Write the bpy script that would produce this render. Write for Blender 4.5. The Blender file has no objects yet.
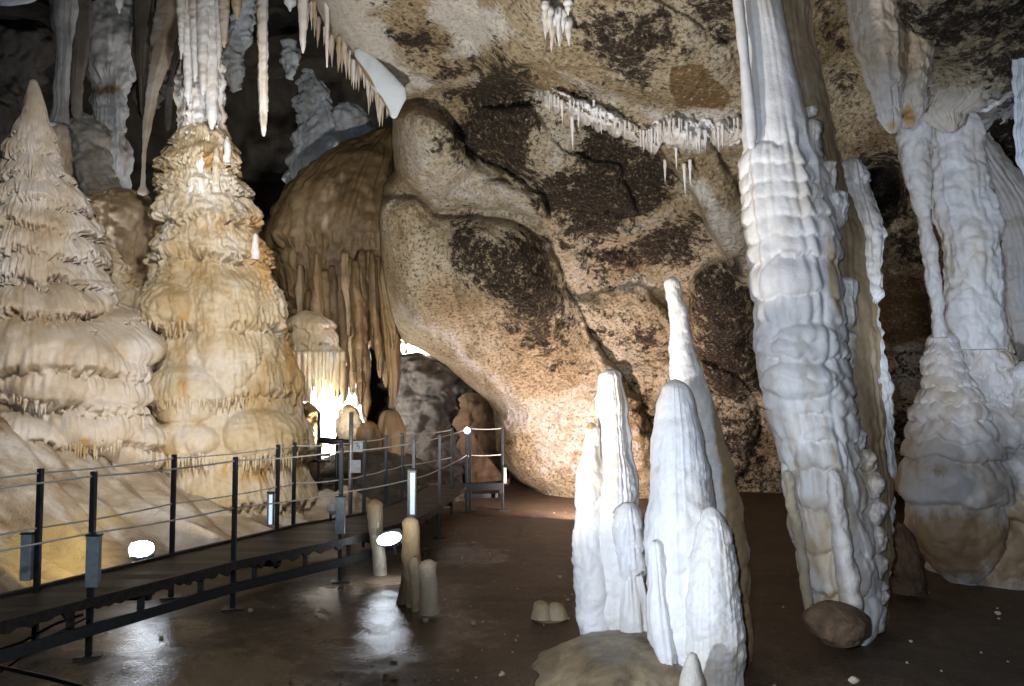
import bpy, math, random
import numpy as np

random.seed(7)
RNG = np.random.RandomState(11)
W, H, F = 1024, 686, 780.0
PITCH = math.atan(44.0 / F)
EYE = 1.70
CP, SP = math.cos(PITCH), math.sin(PITCH)
SC = bpy.context.scene
COL = SC.collection


def P(u, v, d):
    """world point seen towards (u, v) at forward distance d"""
    xc = (u - 512.0) / F
    yc = (343.0 - v) / F
    Y = CP - yc * SP
    Z = SP + yc * CP
    k = d / Y
    return (xc * k, d, EYE + Z * k)


def Pn(u, v, d):
    xc = (u - 512.0) / F
    yc = (343.0 - v) / F
    Y = CP - yc * SP
    Z = SP + yc * CP
    k = d / Y
    return xc * k, d + 0 * k, EYE + Z * k


def proj(x, y, z):
    zz = z - EYE
    fw = y * CP + zz * SP
    up = -y * SP + zz * CP
    fw = np.maximum(fw, .05)
    return 512 + F * x / fw, 343 - F * up / fw


# ------------------------------------------------------------- noise
_perm = RNG.permutation(256)
_perm = np.concatenate([_perm, _perm, _perm])
_g = RNG.normal(size=(256, 3))
_g /= np.linalg.norm(_g, axis=1)[:, None]


def perlin(x, y, z):
    x, y, z = np.broadcast_arrays(np.asarray(x, float), np.asarray(y, float), np.asarray(z, float))
    xi = np.floor(x).astype(int); yi = np.floor(y).astype(int); zi = np.floor(z).astype(int)
    xf = x - xi; yf = y - yi; zf = z - zi
    xi &= 255; yi &= 255; zi &= 255
    u = xf * xf * xf * (xf * (xf * 6 - 15) + 10)
    v = yf * yf * yf * (yf * (yf * 6 - 15) + 10)
    w = zf * zf * zf * (zf * (zf * 6 - 15) + 10)

    def g(i, j, k):
        h = _perm[_perm[_perm[xi + i] + yi + j] + zi + k]
        gr = _g[h]
        return gr[..., 0] * (xf - i) + gr[..., 1] * (yf - j) + gr[..., 2] * (zf - k)
    a = g(0, 0, 0) * (1 - u) + g(1, 0, 0) * u
    b = g(0, 1, 0) * (1 - u) + g(1, 1, 0) * u
    c = g(0, 0, 1) * (1 - u) + g(1, 0, 1) * u
    d = g(0, 1, 1) * (1 - u) + g(1, 1, 1) * u
    return 1.6 * ((a * (1 - v) + b * v) * (1 - w) + (c * (1 - v) + d * v) * w)


def fbm(x, y, z, o=4, gain=.5):
    s = 0; a = 1.0; n = 0
    for i in range(o):
        s = s + a * perlin(x * 2 ** i + 17.3 * i, y * 2 ** i + 5.1 * i, z * 2 ** i + 9.7 * i); n += a; a *= gain
    return s / n


def billow(x, y, z, o=3, gain=.5):
    s = 0; a = 1.0; n = 0
    for i in range(o):
        s = s + a * np.abs(perlin(x * 2 ** i + 7.3 * i, y * 2 ** i + 3.1 * i, z * 2 ** i + 1.7 * i)); n += a; a *= gain
    return s / n


def sstep(a, b, x):
    t = np.clip((x - a) / (b - a), 0, 1)
    return t * t * (3 - 2 * t)


# ------------------------------------------------------------- mesh helpers
def tag(o, label=None, cat=None, group=None, kind=None):
    if label: o['label'] = label
    if cat: o['category'] = cat
    if group: o['group'] = group
    if kind: o['kind'] = kind
    elif cat: o['kind'] = 'thing'
    return o


def link(name, me, mat=None, parent=None):
    o = bpy.data.objects.new(name, me)
    COL.objects.link(o)
    if me is not None and mat is not None:
        me.materials.append(mat)
    if parent is not None:
        o.parent = parent
        o.matrix_parent_inverse = parent.matrix_basis.inverted()
    return o


def empty(name, loc, label=None, cat=None, group=None, kind='thing'):
    o = bpy.data.objects.new(name, None)
    o.empty_display_size = .1
    o.location = loc
    COL.objects.link(o)
    bpy.context.view_layer.update()
    return tag(o, label, cat, group, kind)


def raw_mesh(name, V, Fc, smooth=True, attrs=None):
    me = bpy.data.meshes.new(name)
    V = np.asarray(V, float); Fc = np.asarray(Fc, int)
    me.vertices.add(len(V)); me.vertices.foreach_set('co', V.ravel())
    k = Fc.shape[1]
    me.loops.add(Fc.size); me.loops.foreach_set('vertex_index', Fc.ravel())
    me.polygons.add(len(Fc))
    me.polygons.foreach_set('loop_start', np.arange(0, Fc.size, k))
    me.polygons.foreach_set('loop_total', np.full(len(Fc), k))
    me.polygons.foreach_set('use_smooth', np.full(len(Fc), smooth))
    me.update(calc_edges=True)
    if attrs:
        for n, a in attrs.items():
            at = me.attributes.new(n, 'FLOAT', 'POINT')
            at.data.foreach_set('value', np.asarray(a, float).ravel())
    return me


def grid_faces(nr, nc, wrap=False):
    i = np.arange(nr - 1)[:, None]
    j = np.arange(nc if wrap else nc - 1)[None, :]
    j2 = (j + 1) % nc
    a = i * nc + j; b = i * nc + j2; c = (i + 1) * nc + j2; d = (i + 1) * nc + j
    return np.stack([a, d, c, b], -1).reshape(-1, 4)


def blob_max(u, v, blobs):
    """largest of a list of soft ellipses (u, v, ru, rv, angle, strength)"""
    out = np.zeros_like(u)
    for b in blobs:
        cu, cv, ru, rv, ang, h = b
        a = math.radians(ang)
        du = (u - cu) * math.cos(a) + (v - cv) * math.sin(a)
        dv = -(u - cu) * math.sin(a) + (v - cv) * math.cos(a)
        r2 = (du / ru) ** 2 + (dv / rv) ** 2
        out = np.maximum(out, h * np.clip(1 - r2, 0, 1) ** .5)
    return out


def blob_soft(u, v, blobs):
    out = np.zeros_like(u)
    for b in blobs:
        cu, cv, ru, rv, ang, h = b
        a = math.radians(ang)
        du = (u - cu) * math.cos(a) + (v - cv) * math.sin(a)
        dv = -(u - cu) * math.sin(a) + (v - cv) * math.cos(a)
        r2 = (du / ru) ** 2 + (dv / rv) ** 2
        out = np.maximum(out, h * np.exp(-r2 * 1.1))
    return out


def drip(name, rows, mat, parent=None, d=None, deep=1.0, nth=None, nz=None, seed=0.0,
         lump=0.0, lf=1.2, flute=0.0, ff=9.0, tiers=None, tamp=.08, tooth=0.0, tf=16.0,
         knob=0.0, kf=5.0, ripple=0.0, rf=18.0, bulge=None, stain_glow=None, tip=True, foot=False,
         twarp=.05, bdown=0.0, rnd=0.0, tmod=.6, prof_v=None, rib=0.0):
    """One closed dripstone body. rows: (v, uL, uR[, d]) edges of its silhouette from top to foot."""
    R = []
    for r in rows:
        dd = r[3] if len(r) > 3 else d
        um = (r[1] + r[2]) / 2
        x, y, z = P(um, r[0], dd)
        R.append((z, x, y, (r[2] - r[1]) / 2 * dd / F, r[0]))
    R = np.array(R)
    hpx = abs(R[-1, 4] - R[0, 4]); wpx = max((r[2] - r[1]) for r in rows)
    if nz is None: nz = int(np.clip(hpx / 1.25, 24, 420))
    if nth is None: nth = int(np.clip(wpx * 3.14 / 1.5, 24, 520))
    zt, zb = R[0, 0], R[-1, 0]
    lin = np.linspace(0, 1, nz)
    zs = zt + (zb - zt) * lin
    o = np.argsort(R[:, 0])
    zz = R[o, 0]
    cx = np.interp(zs, zz, R[o, 1]); cy = np.interp(zs, zz, R[o, 2]); rr = np.interp(zs, zz, R[o, 3])
    # smooth the interpolated silhouette
    w = max(1, int(nz * .02))
    if nz > 40:
        ker = np.hanning(2 * w + 3); ker /= ker.sum()
        m = len(ker) // 2
        f = lambda a: np.convolve(np.pad(a, m, mode='reflect', reflect_type='odd'), ker, 'valid')
        cx, cy, rr = f(cx), f(cy), np.maximum(f(rr), .001)
    if tip:
        L = max(rr[0] * 1.3, .01); q = np.clip((zt - zs) / L, 0, 1)
        rr = rr * np.sqrt(np.clip(1 - (1 - q) ** 2, 0.0004, 1))
    if foot:
        L = max(rr[-1] * 1.4, .01); q = np.clip((zs - zb) / L, 0, 1)
        rr = rr * np.sqrt(np.clip(1 - (1 - q) ** 2, 0.0004, 1))
    th = np.linspace(0, 2 * np.pi, nth, endpoint=False)
    T, Z = np.meshgrid(th, zs)
    RR = rr[:, None] * np.ones_like(T)
    CX = cx[:, None]; CY = cy[:, None]
    ct, st = np.cos(T), -np.sin(T)
    X = CX + RR * ct; Yw = CY + RR * st * deep
    sc = np.minimum(RR, 1.0)
    D = np.zeros_like(T)
    pf = 1.0
    if prof_v:
        dm_ = d if d else np.mean([r[3] for r in rows])
        pz = np.array([P(512, a, dm_)[2] for a, _ in prof_v])[::-1]
        pw = np.array([b for _, b in prof_v])[::-1]
        pf = np.interp(Z, pz, pw)
    nx, ny = ct * 2 + seed, st * 2 + seed * .7
    if lump: D += np.minimum(1, pf + .3) * lump * fbm(X * lf + seed, Yw * lf, Z * lf, 4) * 1.6
    if knob: D += pf * knob * (billow(X * kf + seed, Yw * kf, Z * kf, 3) * 2 - .45)
    if flute:
        k = ff / 2
        n = np.abs(perlin(ct * k + seed, st * k, Z * .35 + fbm(nx, ny, Z * 1.3, 2) * .3))
        n = np.sqrt(n * n + .004)
        D += np.minimum(1, pf) * flute * (n * 2.2 - .5) * np.clip(.75 + 1.5 * perlin(nx, ny, Z * 1.1 + 9), .15, 1.4)
    if ripple:
        ph = Z * rf + 1.6 * fbm(X * 2.5 + seed, Yw * 2.5, Z * 2.5, 2) * 2.2
        s = ph - np.floor(ph)
        D += pf * ripple * ((1 - s) ** .7 * (sstep(0, .16, s)) - .35) * (.45 + .9 * np.clip(fbm(X * 1.7, Yw * 1.7 + seed, Z * 2, 2) + .5, 0, 1))
    if tiers is not None:
        if isinstance(tiers, (int, float)):
            tz = np.linspace(zt, zb, int(tiers) + 1)[1:]
            tz = tz + RNG.uniform(-.25, .25, len(tz)) * abs(zt - zb) / tiers
        else:
            dm = d if d else np.mean([r[3] for r in rows])
            tz = np.array([P(512, t, dm)[2] for t in tiers])
        edges = np.sort(np.concatenate([[zt + .05], tz, [zb - .6 * abs(zt - zb) / max(1, len(tz))]]))[::-1]
        zq = Z + twarp * (fbm(nx * .8, ny * .8, Z * .8, 3) * 2.2 + .8 * perlin(nx * 2.5, ny * 2.5, Z * 2))
        if tooth:
            n = np.abs(perlin(ct * tf / 2 * 2 + seed, st * tf, Z * 1.5 + seed))
            zq = zq + tooth * (1 - np.clip(n * 3.2, 0, 1)) * (.4 + 1.2 * np.abs(perlin(nx * 3, ny * 3, Z * 2)))
        idx = np.clip(np.searchsorted(-edges, -zq, side='right') - 1, 0, len(edges) - 2)
        up, lo = edges[idx], edges[idx + 1]
        s = np.clip((up - zq) / (up - lo), 0, 1)
        prof = s ** .8 * (1 - sstep(.90, 1.0, s) * .93)
        q = s ** 1.35
        prof = prof * (1 - rnd) + rnd * np.sqrt(np.clip(4 * q * (1 - q), 0, 1))
        md = 1 - tmod + tmod * 2 * np.clip(.5 + 1.3 * perlin(nx * 1.1 + 3, ny * 1.1, Z * 2.2 + seed), 0, 1)
        D += tamp * (prof - .72) * np.minimum(1, (up - lo) / .25) * md * np.minimum(1, pf + .35) * np.minimum(1, RR / (tamp * 3.2))
        if rib:
            rn = np.abs(perlin(ct * tf + seed, st * tf, Z * .8))
            D += rib * (np.minimum(rn * 3, 1) - .5) * sstep(.35, .85, s) * (1 - sstep(.97, 1, s))
    if bulge:
        pu, pv = proj(X, Yw, Z)
        front = np.clip(-st * 1.5 + .7, 0, 1)
        D += blob_max(pu, pv, bulge) * front
    fade = np.clip(RR / np.maximum(np.max(rr) * .25, .02), 0, 1)
    D = D * fade
    D = np.maximum(D, -RR * .75)
    X = CX + (RR + D) * ct; Yw = CY + (RR + D) * st * deep
    Zo = Z - bdown * np.maximum(D, 0)
    attrs = {}
    pu, pv = proj(X, Yw, Zo)
    attrs['stain_glow'] = blob_soft(pu, pv, stain_glow).ravel() if stain_glow else np.zeros(X.size)
    V = np.stack([X, Yw, Zo], -1).reshape(-1, 3)
    Fc = grid_faces(nz, nth, True)
    # caps
    n0 = len(V)
    V = np.vstack([V, [[cx[0], cy[0], zt + .002]], [[cx[-1], cy[-1], zb - .002]]])
    for k in attrs: attrs[k] = np.append(attrs[k], [attrs[k][0], attrs[k][-1]])
    j = np.arange(nth); j2 = (j + 1) % nth
    capt = np.stack([j2, j, np.full(nth, n0), np.full(nth, n0)], -1)
    base = (nz - 1) * nth
    capb = np.stack([base + j, base + j2, np.full(nth, n0 + 1), np.full(nth, n0 + 1)], -1)
    # tip fans as tiny quads split through the centre
    me = bpy.data.meshes.new(name)
    piv = np.array([cx[-1], cy[-1], zb]) if parent is None else np.zeros(3)
    V = V - piv
    tri = np.vstack([capt[:, :3], capb[:, :3]])
    nl = Fc.size + tri.size
    me.vertices.add(len(V)); me.vertices.foreach_set('co', V.ravel())
    me.loops.add(nl); me.loops.foreach_set('vertex_index', np.concatenate([Fc.ravel(), tri.ravel()]))
    me.polygons.add(len(Fc) + len(tri))
    me.polygons.foreach_set('loop_start', np.concatenate([np.arange(0, Fc.size, 4), Fc.size + np.arange(0, tri.size, 3)]))
    me.polygons.foreach_set('loop_total', np.concatenate([np.full(len(Fc), 4), np.full(len(tri), 3)]))
    me.polygons.foreach_set('use_smooth', np.ones(len(Fc) + len(tri), bool))
    me.update(calc_edges=True)
    for n, a in attrs.items():
        at = me.attributes.new(n, 'FLOAT', 'POINT'); at.data.foreach_set('value', a)
    o = link(name, me, mat, parent)
    if parent is None: o.location = piv
    return o


def tube(name, pts, r, mat, parent=None, n=8, rad=None):
    pts = np.array(pts, float)
    piv = pts[0].copy() if parent is None else np.zeros(3)
    V = []
    m = len(pts)
    tan = np.gradient(pts, axis=0)
    tan /= np.linalg.norm(tan, axis=1)[:, None] + 1e-9
    up = np.array([0, 0, 1.0])
    for i in range(m):
        t = tan[i]
        a = np.cross(t, up)
        if np.linalg.norm(a) < .05: a = np.cross(t, [1, 0, 0])
        a /= np.linalg.norm(a); b = np.cross(a, t)
        ri = r if rad is None else rad[i]
        for k in range(n):
            q = 2 * math.pi * k / n
            V.append(pts[i] + ri * (a * math.cos(q) + b * math.sin(q)) - piv)
    Fl = [(i * n + k, i * n + (k + 1) % n, (i + 1) * n + (k + 1) % n, (i + 1) * n + k) for i in range(m - 1) for k in range(n)]
    Fl = [tuple(reversed(f)) for f in Fl]
    Fl.append(tuple(range(n))); Fl.append(tuple(reversed(range((m - 1) * n, m * n))))
    me = bpy.data.meshes.new(name)
    me.from_pydata([tuple(v) for v in V], [], Fl)
    me.validate()
    for p in me.polygons: p.use_smooth = len(p.vertices) == 4
    me.update()
    o = link(name, me, mat, parent)
    if parent is None: o.location = piv
    return o


def boxes(name, bl, mat, parent=None, bevel=.004):
    """bl: list of (centre, axis_x, axis_y, axis_z half vectors)"""
    V = []; Fl = []
    for c, ax, ay, az in bl:
        c, ax, ay, az = map(np.array, (c, ax, ay, az))
        b = len(V)
        for s in ((-1, -1, -1), (1, -1, -1), (1, 1, -1), (-1, 1, -1), (-1, -1, 1), (1, -1, 1), (1, 1, 1), (-1, 1, 1)):
            V.append(tuple(c + ax * s[0] + ay * s[1] + az * s[2]))
        for f in ((0, 3, 2, 1), (4, 5, 6, 7), (0, 1, 5, 4), (1, 2, 6, 5), (2, 3, 7, 6), (3, 0, 4, 7)):
            Fl.append(tuple(b + i for i in f))
    me = bpy.data.meshes.new(name)
    piv = np.array(bl[0][0]) if parent is None else np.zeros(3)
    me.from_pydata([tuple(np.array(v) - piv) for v in V], [], Fl)
    me.update()
    o = link(name, me, mat, parent)
    if parent is None: o.location = piv
    if bevel:
        m = o.modifiers.new('bevel', 'BEVEL'); m.width = bevel; m.segments = 2
    return o


def resample(pl, n):
    pl = np.array(pl, float)
    s = np.concatenate([[0], np.cumsum(np.linalg.norm(np.diff(pl, axis=0), axis=1))])
    t = np.linspace(0, s[-1], n)
    return np.stack([np.interp(t, s, pl[:, i]) for i in range(pl.shape[1])], -1)


# ------------------------------------------------------------- materials
def new_mat(name):
    m = bpy.data.materials.new(name); m.use_nodes = True
    nt = m.node_tree
    for n in list(nt.nodes): nt.nodes.remove(n)
    out = nt.nodes.new('ShaderNodeOutputMaterial')
    b = nt.nodes.new('ShaderNodeBsdfPrincipled')
    nt.links.new(b.outputs[0], out.inputs[0])
    return m, nt, b


def N(nt, t, **k):
    n = nt.nodes.new(t)
    for a, v in k.items():
        if a.startswith('i_'):
            n.inputs[a[2:].replace('_', ' ')].default_value = v
        else: setattr(n, a, v)
    return n


def noise(nt, scale, detail=4, rough=.55, vec=None, dist=0.0):
    n = N(nt, 'ShaderNodeTexNoise')
    n.inputs['Scale'].default_value = scale; n.inputs['Detail'].default_value = detail
    n.inputs['Roughness'].default_value = rough; n.inputs['Distortion'].default_value = dist
    if vec: nt.links.new(vec, n.inputs['Vector'])
    return n.outputs[0]


def ramp(nt, src, stops):
    r = N(nt, 'ShaderNodeValToRGB')
    e = r.color_ramp.elements
    while len(e) > 1: e.remove(e[-1])
    e[0].position = stops[0][0]; e[0].color = (*stops[0][1], 1) if len(stops[0][1]) == 3 else stops[0][1]
    for p, c in stops[1:]:
        q = e.new(p); q.color = (*c, 1)
    nt.links.new(src, r.inputs[0])
    return r.outputs[0]


def g(x): return (x, x, x)


def mix(nt, f, a, b, blend='MIX'):
    m = N(nt, 'ShaderNodeMix', data_type='RGBA', blend_type=blend)
    for s, i in ((f, 0), (a, 6), (b, 7)):
        if hasattr(s, 'links'): nt.links.new(s, m.inputs[i])
        elif i == 0: m.inputs[0].default_value = s
        else: m.inputs[i].default_value = (*s, 1)
    return m.outputs[2]


def math_(nt, op, a, b=None, clamp=False):
    m = N(nt, 'ShaderNodeMath', operation=op, use_clamp=clamp)
    for i, s in enumerate((a, b)):
        if s is None: continue
        if hasattr(s, 'links'): nt.links.new(s, m.inputs[i])
        else: m.inputs[i].default_value = s
    return m.outputs[0]


def world_pos(nt):
    return N(nt, 'ShaderNodeNewGeometry').outputs['Position']


def bump(nt, b, h, strength=.5, dist=.02, prev=None):
    n = N(nt, 'ShaderNodeBump'); n.inputs['Strength'].default_value = strength; n.inputs['Distance'].default_value = dist
    nt.links.new(h, n.inputs['Height'])
    if prev: nt.links.new(prev, n.inputs['Normal'])
    nt.links.new(n.outputs[0], b.inputs['Normal'])
    return n.outputs[0]


def calcite(name, c1, c2, c3, lo=.42, hi=.68, scale=2.2, rough=.45, bs=.45, bd=.012, stain_glow_col=(.30, .19, .08), fine=45, sss=0.0, zs=.5, streak=None):
    m, nt, b = new_mat(name)
    pos = world_pos(nt)
    mp = N(nt, 'ShaderNodeMapping'); mp.inputs['Scale'].default_value = (1, 1, zs)
    src = pos
    if streak:
        m0 = N(nt, 'ShaderNodeMapping'); m0.inputs['Rotation'].default_value = (0, 0, math.radians(streak[0]))
        nt.links.new(pos, m0.inputs[0]); src = m0.outputs[0]
        mp.inputs['Scale'].default_value = (streak[1], 1, 1)
    nt.links.new(src, mp.inputs[0]); vec = mp.outputs[0]
    n1 = noise(nt, scale, 6, .6, vec, .6)
    n2 = noise(nt, scale * 3.3, 5, .65, vec)
    c = ramp(nt, n1, [(lo, c1), ((lo + hi) / 2, c2), (hi + .06, c3)])
    n3 = noise(nt, fine * .35, 6, .7, pos)
    c = mix(nt, ramp(nt, n2, [(.52, g(0)), (.72, g(.65))]), c, c2)
    c = mix(nt, math_(nt, 'MULTIPLY', ramp(nt, n3, [(.3, g(1)), (.5, g(0))]), .25), c, c3)
    at = N(nt, 'ShaderNodeAttribute', attribute_name='stain_glow')
    st = math_(nt, 'ADD', at.outputs['Fac'], math_(nt, 'MULTIPLY', math_(nt, 'SUBTRACT', n2, .5), .9))
    c = mix(nt, ramp(nt, st, [(.32, g(0)), (.62, g(1))]), c, stain_glow_col)
    nt.links.new(c, b.inputs['Base Color'])
    b.inputs['Roughness'].default_value = rough
    b.inputs['Specular IOR Level'].default_value = .4
    if sss:
        b.inputs['Subsurface Weight'].default_value = sss
        b.inputs['Subsurface Radius'].default_value = (.04, .025, .015)
    h1 = noise(nt, fine * .5, 5, .6, pos); h2 = noise(nt, fine * 2, 4, .6, pos)
    h = math_(nt, 'ADD', math_(nt, 'MULTIPLY', h1, 1.0), math_(nt, 'MULTIPLY', h2, .35))
    bump(nt, b, h, bs, bd)
    return m


M = {}
M['white'] = calcite('white_calcite', (.80, .79, .80), (.76, .73, .70), (.62, .52, .40), scale=3, stain_glow_col=(.36, .25, .13))
M['white2'] = calcite('pale_calcite', (.72, .72, .74), (.66, .62, .58), (.48, .38, .27), scale=2.5, stain_glow_col=(.30, .21, .12))
M['columnwhite'] = calcite('column_calcite', (.80, .79, .80), (.76, .73, .70), (.60, .49, .36), scale=3, stain_glow_col=(.60, .47, .31))
M['cream'] = calcite('cream_flowstone', (.66, .61, .54), (.58, .49, .35), (.40, .28, .13), lo=.36, hi=.60, scale=2.0, bs=.6, bd=.02, stain_glow_col=(.50, .31, .12))
M['pink'] = calcite('pinkish_flowstone', (.64, .60, .57), (.56, .49, .41), (.40, .30, .19), lo=.38, hi=.62, scale=1.8, bs=.5, bd=.018, stain_glow_col=(.45, .28, .11))
M['ochre'] = calcite('ochre_flowstone', (.26, .185, .10), (.18, .12, .058), (.10, .065, .035), lo=.36, hi=.6, scale=1.9, bs=.5, bd=.015, stain_glow_col=(.55, .45, .32), zs=.2)
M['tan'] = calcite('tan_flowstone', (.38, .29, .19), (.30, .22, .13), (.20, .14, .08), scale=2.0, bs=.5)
M['ringed'] = calcite('ringed_calcite', (.74, .72, .72), (.68, .62, .56), (.50, .39, .27), scale=3, stain_glow_col=(.42, .29, .17))
M['ice'] = calcite('bluish_calcite', (.62, .68, .76), (.52, .57, .62), (.36, .36, .34), scale=1.5, stain_glow_col=(.25, .18, .1))
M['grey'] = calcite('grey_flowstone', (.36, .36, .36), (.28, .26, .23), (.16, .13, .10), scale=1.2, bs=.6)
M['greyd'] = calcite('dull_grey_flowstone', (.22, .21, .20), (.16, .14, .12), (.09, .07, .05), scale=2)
M['bank'] = calcite('bank_flowstone', (.60, .57, .53), (.42, .35, .27), (.20, .13, .07), lo=.38, hi=.6, scale=3.2, streak=(17, .14), bs=.7, bd=.03, stain_glow_col=(.50, .38, .17), rough=.4)


def rock_mat():
    m, nt, b = new_mat('mottled_cave_rock')
    pos = world_pos(nt)
    n0 = noise(nt, .9, 6, .6, pos, .4)
    n1 = noise(nt, 5, 8, .72, pos)
    n2 = noise(nt, 26, 6, .7, pos)
    base = ramp(nt, n0, [(.35, (.62, .55, .42)), (.5, (.50, .40, .26)), (.66, (.32, .23, .12))])
    pale = N(nt, 'ShaderNodeAttribute', attribute_name='pale')
    pf = math_(nt, 'ADD', pale.outputs['Fac'], math_(nt, 'MULTIPLY', math_(nt, 'SUBTRACT', n1, .5), 1.6))
    base = mix(nt, ramp(nt, pf, [(.3, g(0)), (.65, g(1))]), base, (.74, .70, .64))
    oc = N(nt, 'ShaderNodeAttribute', attribute_name='ochre')
    of = math_(nt, 'ADD', oc.outputs['Fac'], math_(nt, 'MULTIPLY', math_(nt, 'SUBTRACT', n1, .5), .6))
    base = mix(nt, ramp(nt, of, [(.4, g(0)), (.6, g(1))]), base, (.23, .145, .065))
    # grain
    keep = math_(nt, 'SUBTRACT', 1.0, math_(nt, 'MULTIPLY', pale.outputs['Fac'], .65), True)
    base = mix(nt, math_(nt, 'MULTIPLY', ramp(nt, n2, [(.40, g(.9)), (.49, g(0))]), keep), base, (.10, .065, .035))
    base = mix(nt, ramp(nt, n2, [(.57, g(0)), (.66, g(.75))]), base, (.74, .67, .54))
    dk = N(nt, 'ShaderNodeAttribute', attribute_name='dark')
    n4 = noise(nt, 12, 8, .75, pos)
    f = math_(nt, 'ADD', dk.outputs['Fac'], math_(nt, 'MULTIPLY', math_(nt, 'SUBTRACT', n1, .5), 2.3))
    f = math_(nt, 'ADD', f, math_(nt, 'MULTIPLY', math_(nt, 'SUBTRACT', n4, .5), 2.0))
    dcol = ramp(nt, n2, [(.42, (.022, .016, .011)), (.58, (.075, .054, .035)), (.64, (.33, .28, .2))])
    base = mix(nt, ramp(nt, f, [(.42, g(0)), (.50, g(.45)), (.66, g(1))]), base, dcol)
    nt.links.new(base, b.inputs['Base Color'])
    b.inputs['Roughness'].default_value = .75
    b.inputs['Specular IOR Level'].default_value = .25
    h = math_(nt, 'ADD', n1, math_(nt, 'MULTIPLY', n2, .6))
    bn = bump(nt, b, h, 1.0, .09)
    return m


M['rock'] = rock_mat()


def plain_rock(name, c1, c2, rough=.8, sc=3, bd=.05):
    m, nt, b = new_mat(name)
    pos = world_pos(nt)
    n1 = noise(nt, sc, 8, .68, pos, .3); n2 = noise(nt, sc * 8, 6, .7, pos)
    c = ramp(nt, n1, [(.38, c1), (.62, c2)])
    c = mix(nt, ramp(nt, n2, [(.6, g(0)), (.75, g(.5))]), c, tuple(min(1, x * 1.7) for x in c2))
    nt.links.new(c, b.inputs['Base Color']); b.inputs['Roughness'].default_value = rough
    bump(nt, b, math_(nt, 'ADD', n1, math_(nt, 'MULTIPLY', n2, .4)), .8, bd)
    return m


M['unlitrock'] = plain_rock('rock_darkened_as_unlit', (.012, .010, .008), (.035, .028, .02))  # near-black base colour stands in for the lack of light back there
M['greyrock'] = plain_rock('grey_boulder_rock', (.03, .027, .024), (.075, .065, .055))
M['brownrock'] = plain_rock('brown_boulder_rock', (.10, .06, .035), (.22, .14, .08))


def floor_mat():
    m, nt, b = new_mat('wet_cave_floor')
    pos = world_pos(nt)
    n0 = noise(nt, .7, 5, .6, pos); n1 = noise(nt, 6, 8, .7, pos); n2 = noise(nt, 38, 5, .7, pos)
    c = ramp(nt, n0, [(.38, (.065, .044, .027)), (.62, (.115, .076, .045))])
    c = mix(nt, ramp(nt, n1, [(.52, g(0)), (.7, g(.6))]), c, (.18, .12, .07))
    c = mix(nt, ramp(nt, n2, [(.36, g(.8)), (.46, g(0))]), c, (.02, .014, .009))
    c = mix(nt, ramp(nt, n2, [(.60, g(0)), (.70, g(.7))]), c, (.34, .25, .16))
    nt.links.new(c, b.inputs['Base Color'])
    at = N(nt, 'ShaderNodeAttribute', attribute_name='wet')
    wf = math_(nt, 'ADD', at.outputs['Fac'], math_(nt, 'MULTIPLY', math_(nt, 'SUBTRACT', n1, .5), 1.0))
    r = ramp(nt, wf, [(.3, g(.6)), (.75, g(.05))])
    nt.links.new(r, b.inputs['Roughness'])
    b.inputs['Specular IOR Level'].default_value = .5
    n5 = noise(nt, 90, 3, .6, pos)
    h = math_(nt, 'ADD', n1, math_(nt, 'MULTIPLY', math_(nt, 'ADD', n2, n5), .4))
    bump(nt, b, h, .42, .014)
    return m


M['floor'] = floor_mat()


def simple(name, c, rough=.4, metal=0.0, emit=None, es=0, grain=.15):
    m, nt, b = new_mat(name)
    pos = world_pos(nt)
    n = noise(nt, 30, 5, .6, pos)
    col = mix(nt, ramp(nt, n, [(.35, g(0)), (.7, g(1))]), c, tuple(x * (1 - grain * 2) for x in c))
    nt.links.new(col, b.inputs['Base Color'])
    b.inputs['Roughness'].default_value = rough; b.inputs['Metallic'].default_value = metal
    if emit:
        b.inputs['Emission Color'].default_value = (*emit, 1); b.inputs['Emission Strength'].default_value = es
    return m


M['post'] = simple('dark_steel', (.035, .04, .048), .38, .6)
M['steel'] = simple('galvanised_steel', (.42, .44, .47), .35, .8)
M['cable'] = simple('steel_cable', (.78, .76, .72), .5, .1)
M['box'] = simple('grey_lamp_housing', (.26, .31, .33), .4, .1)
M['deck'] = simple('dark_wet_grating', (.040, .033, .027), .6, 0, grain=.4)
M['beam'] = simple('grey_steel_beam', (.06, .068, .075), .4, .4)
M['lamp'] = simple('lit_lamp_glass', (.9, .9, .9), .3, 0, (.80, .88, 1.0), 24)
M['lampsoft'] = simple('lit_strip', (.8, .85, .9), .3, 0, (.55, .75, 1.0), .7)
M['led'] = simple('lit_led', (.9, .9, .9), .3, 0, (.75, .8, 1.0), 8)
M['black'] = simple('black_rubber', (.015, .015, .016), .5)
M['sign'] = simple('white_sign', (.55, .60, .66), .5)
M['signblue'] = simple('blue_sign_print', (.12, .25, .50), .5)
M['pebble'] = simple('pale_pebble', (.50, .42, .30), .6)


# ------------------------------------------------------------- the setting
def rbf(points):
    Pn_ = np.array(points, float)
    xy = Pn_[:, :2] / 300.0
    k = lambda r2: .5 * r2 * np.log(r2 + 1e-9)
    n = len(xy)
    A = k(((xy[:, None] - xy[None]) ** 2).sum(-1)) + np.eye(n) * .02
    B = np.hstack([np.ones((n, 1)), xy])
    Mx = np.block([[A, B], [B.T, np.zeros((3, 3))]])
    w = np.linalg.solve(Mx, np.concatenate([Pn_[:, 2], np.zeros(3)]))

    def f(u, v):
        U, V_ = u / 300.0, v / 300.0
        s = w[n] + w[n + 1] * U + w[n + 2] * V_
        for i in range(n):
            s = s + w[i] * k((U - xy[i, 0]) ** 2 + (V_ - xy[i, 1]) ** 2)
        return s
    return f


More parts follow.
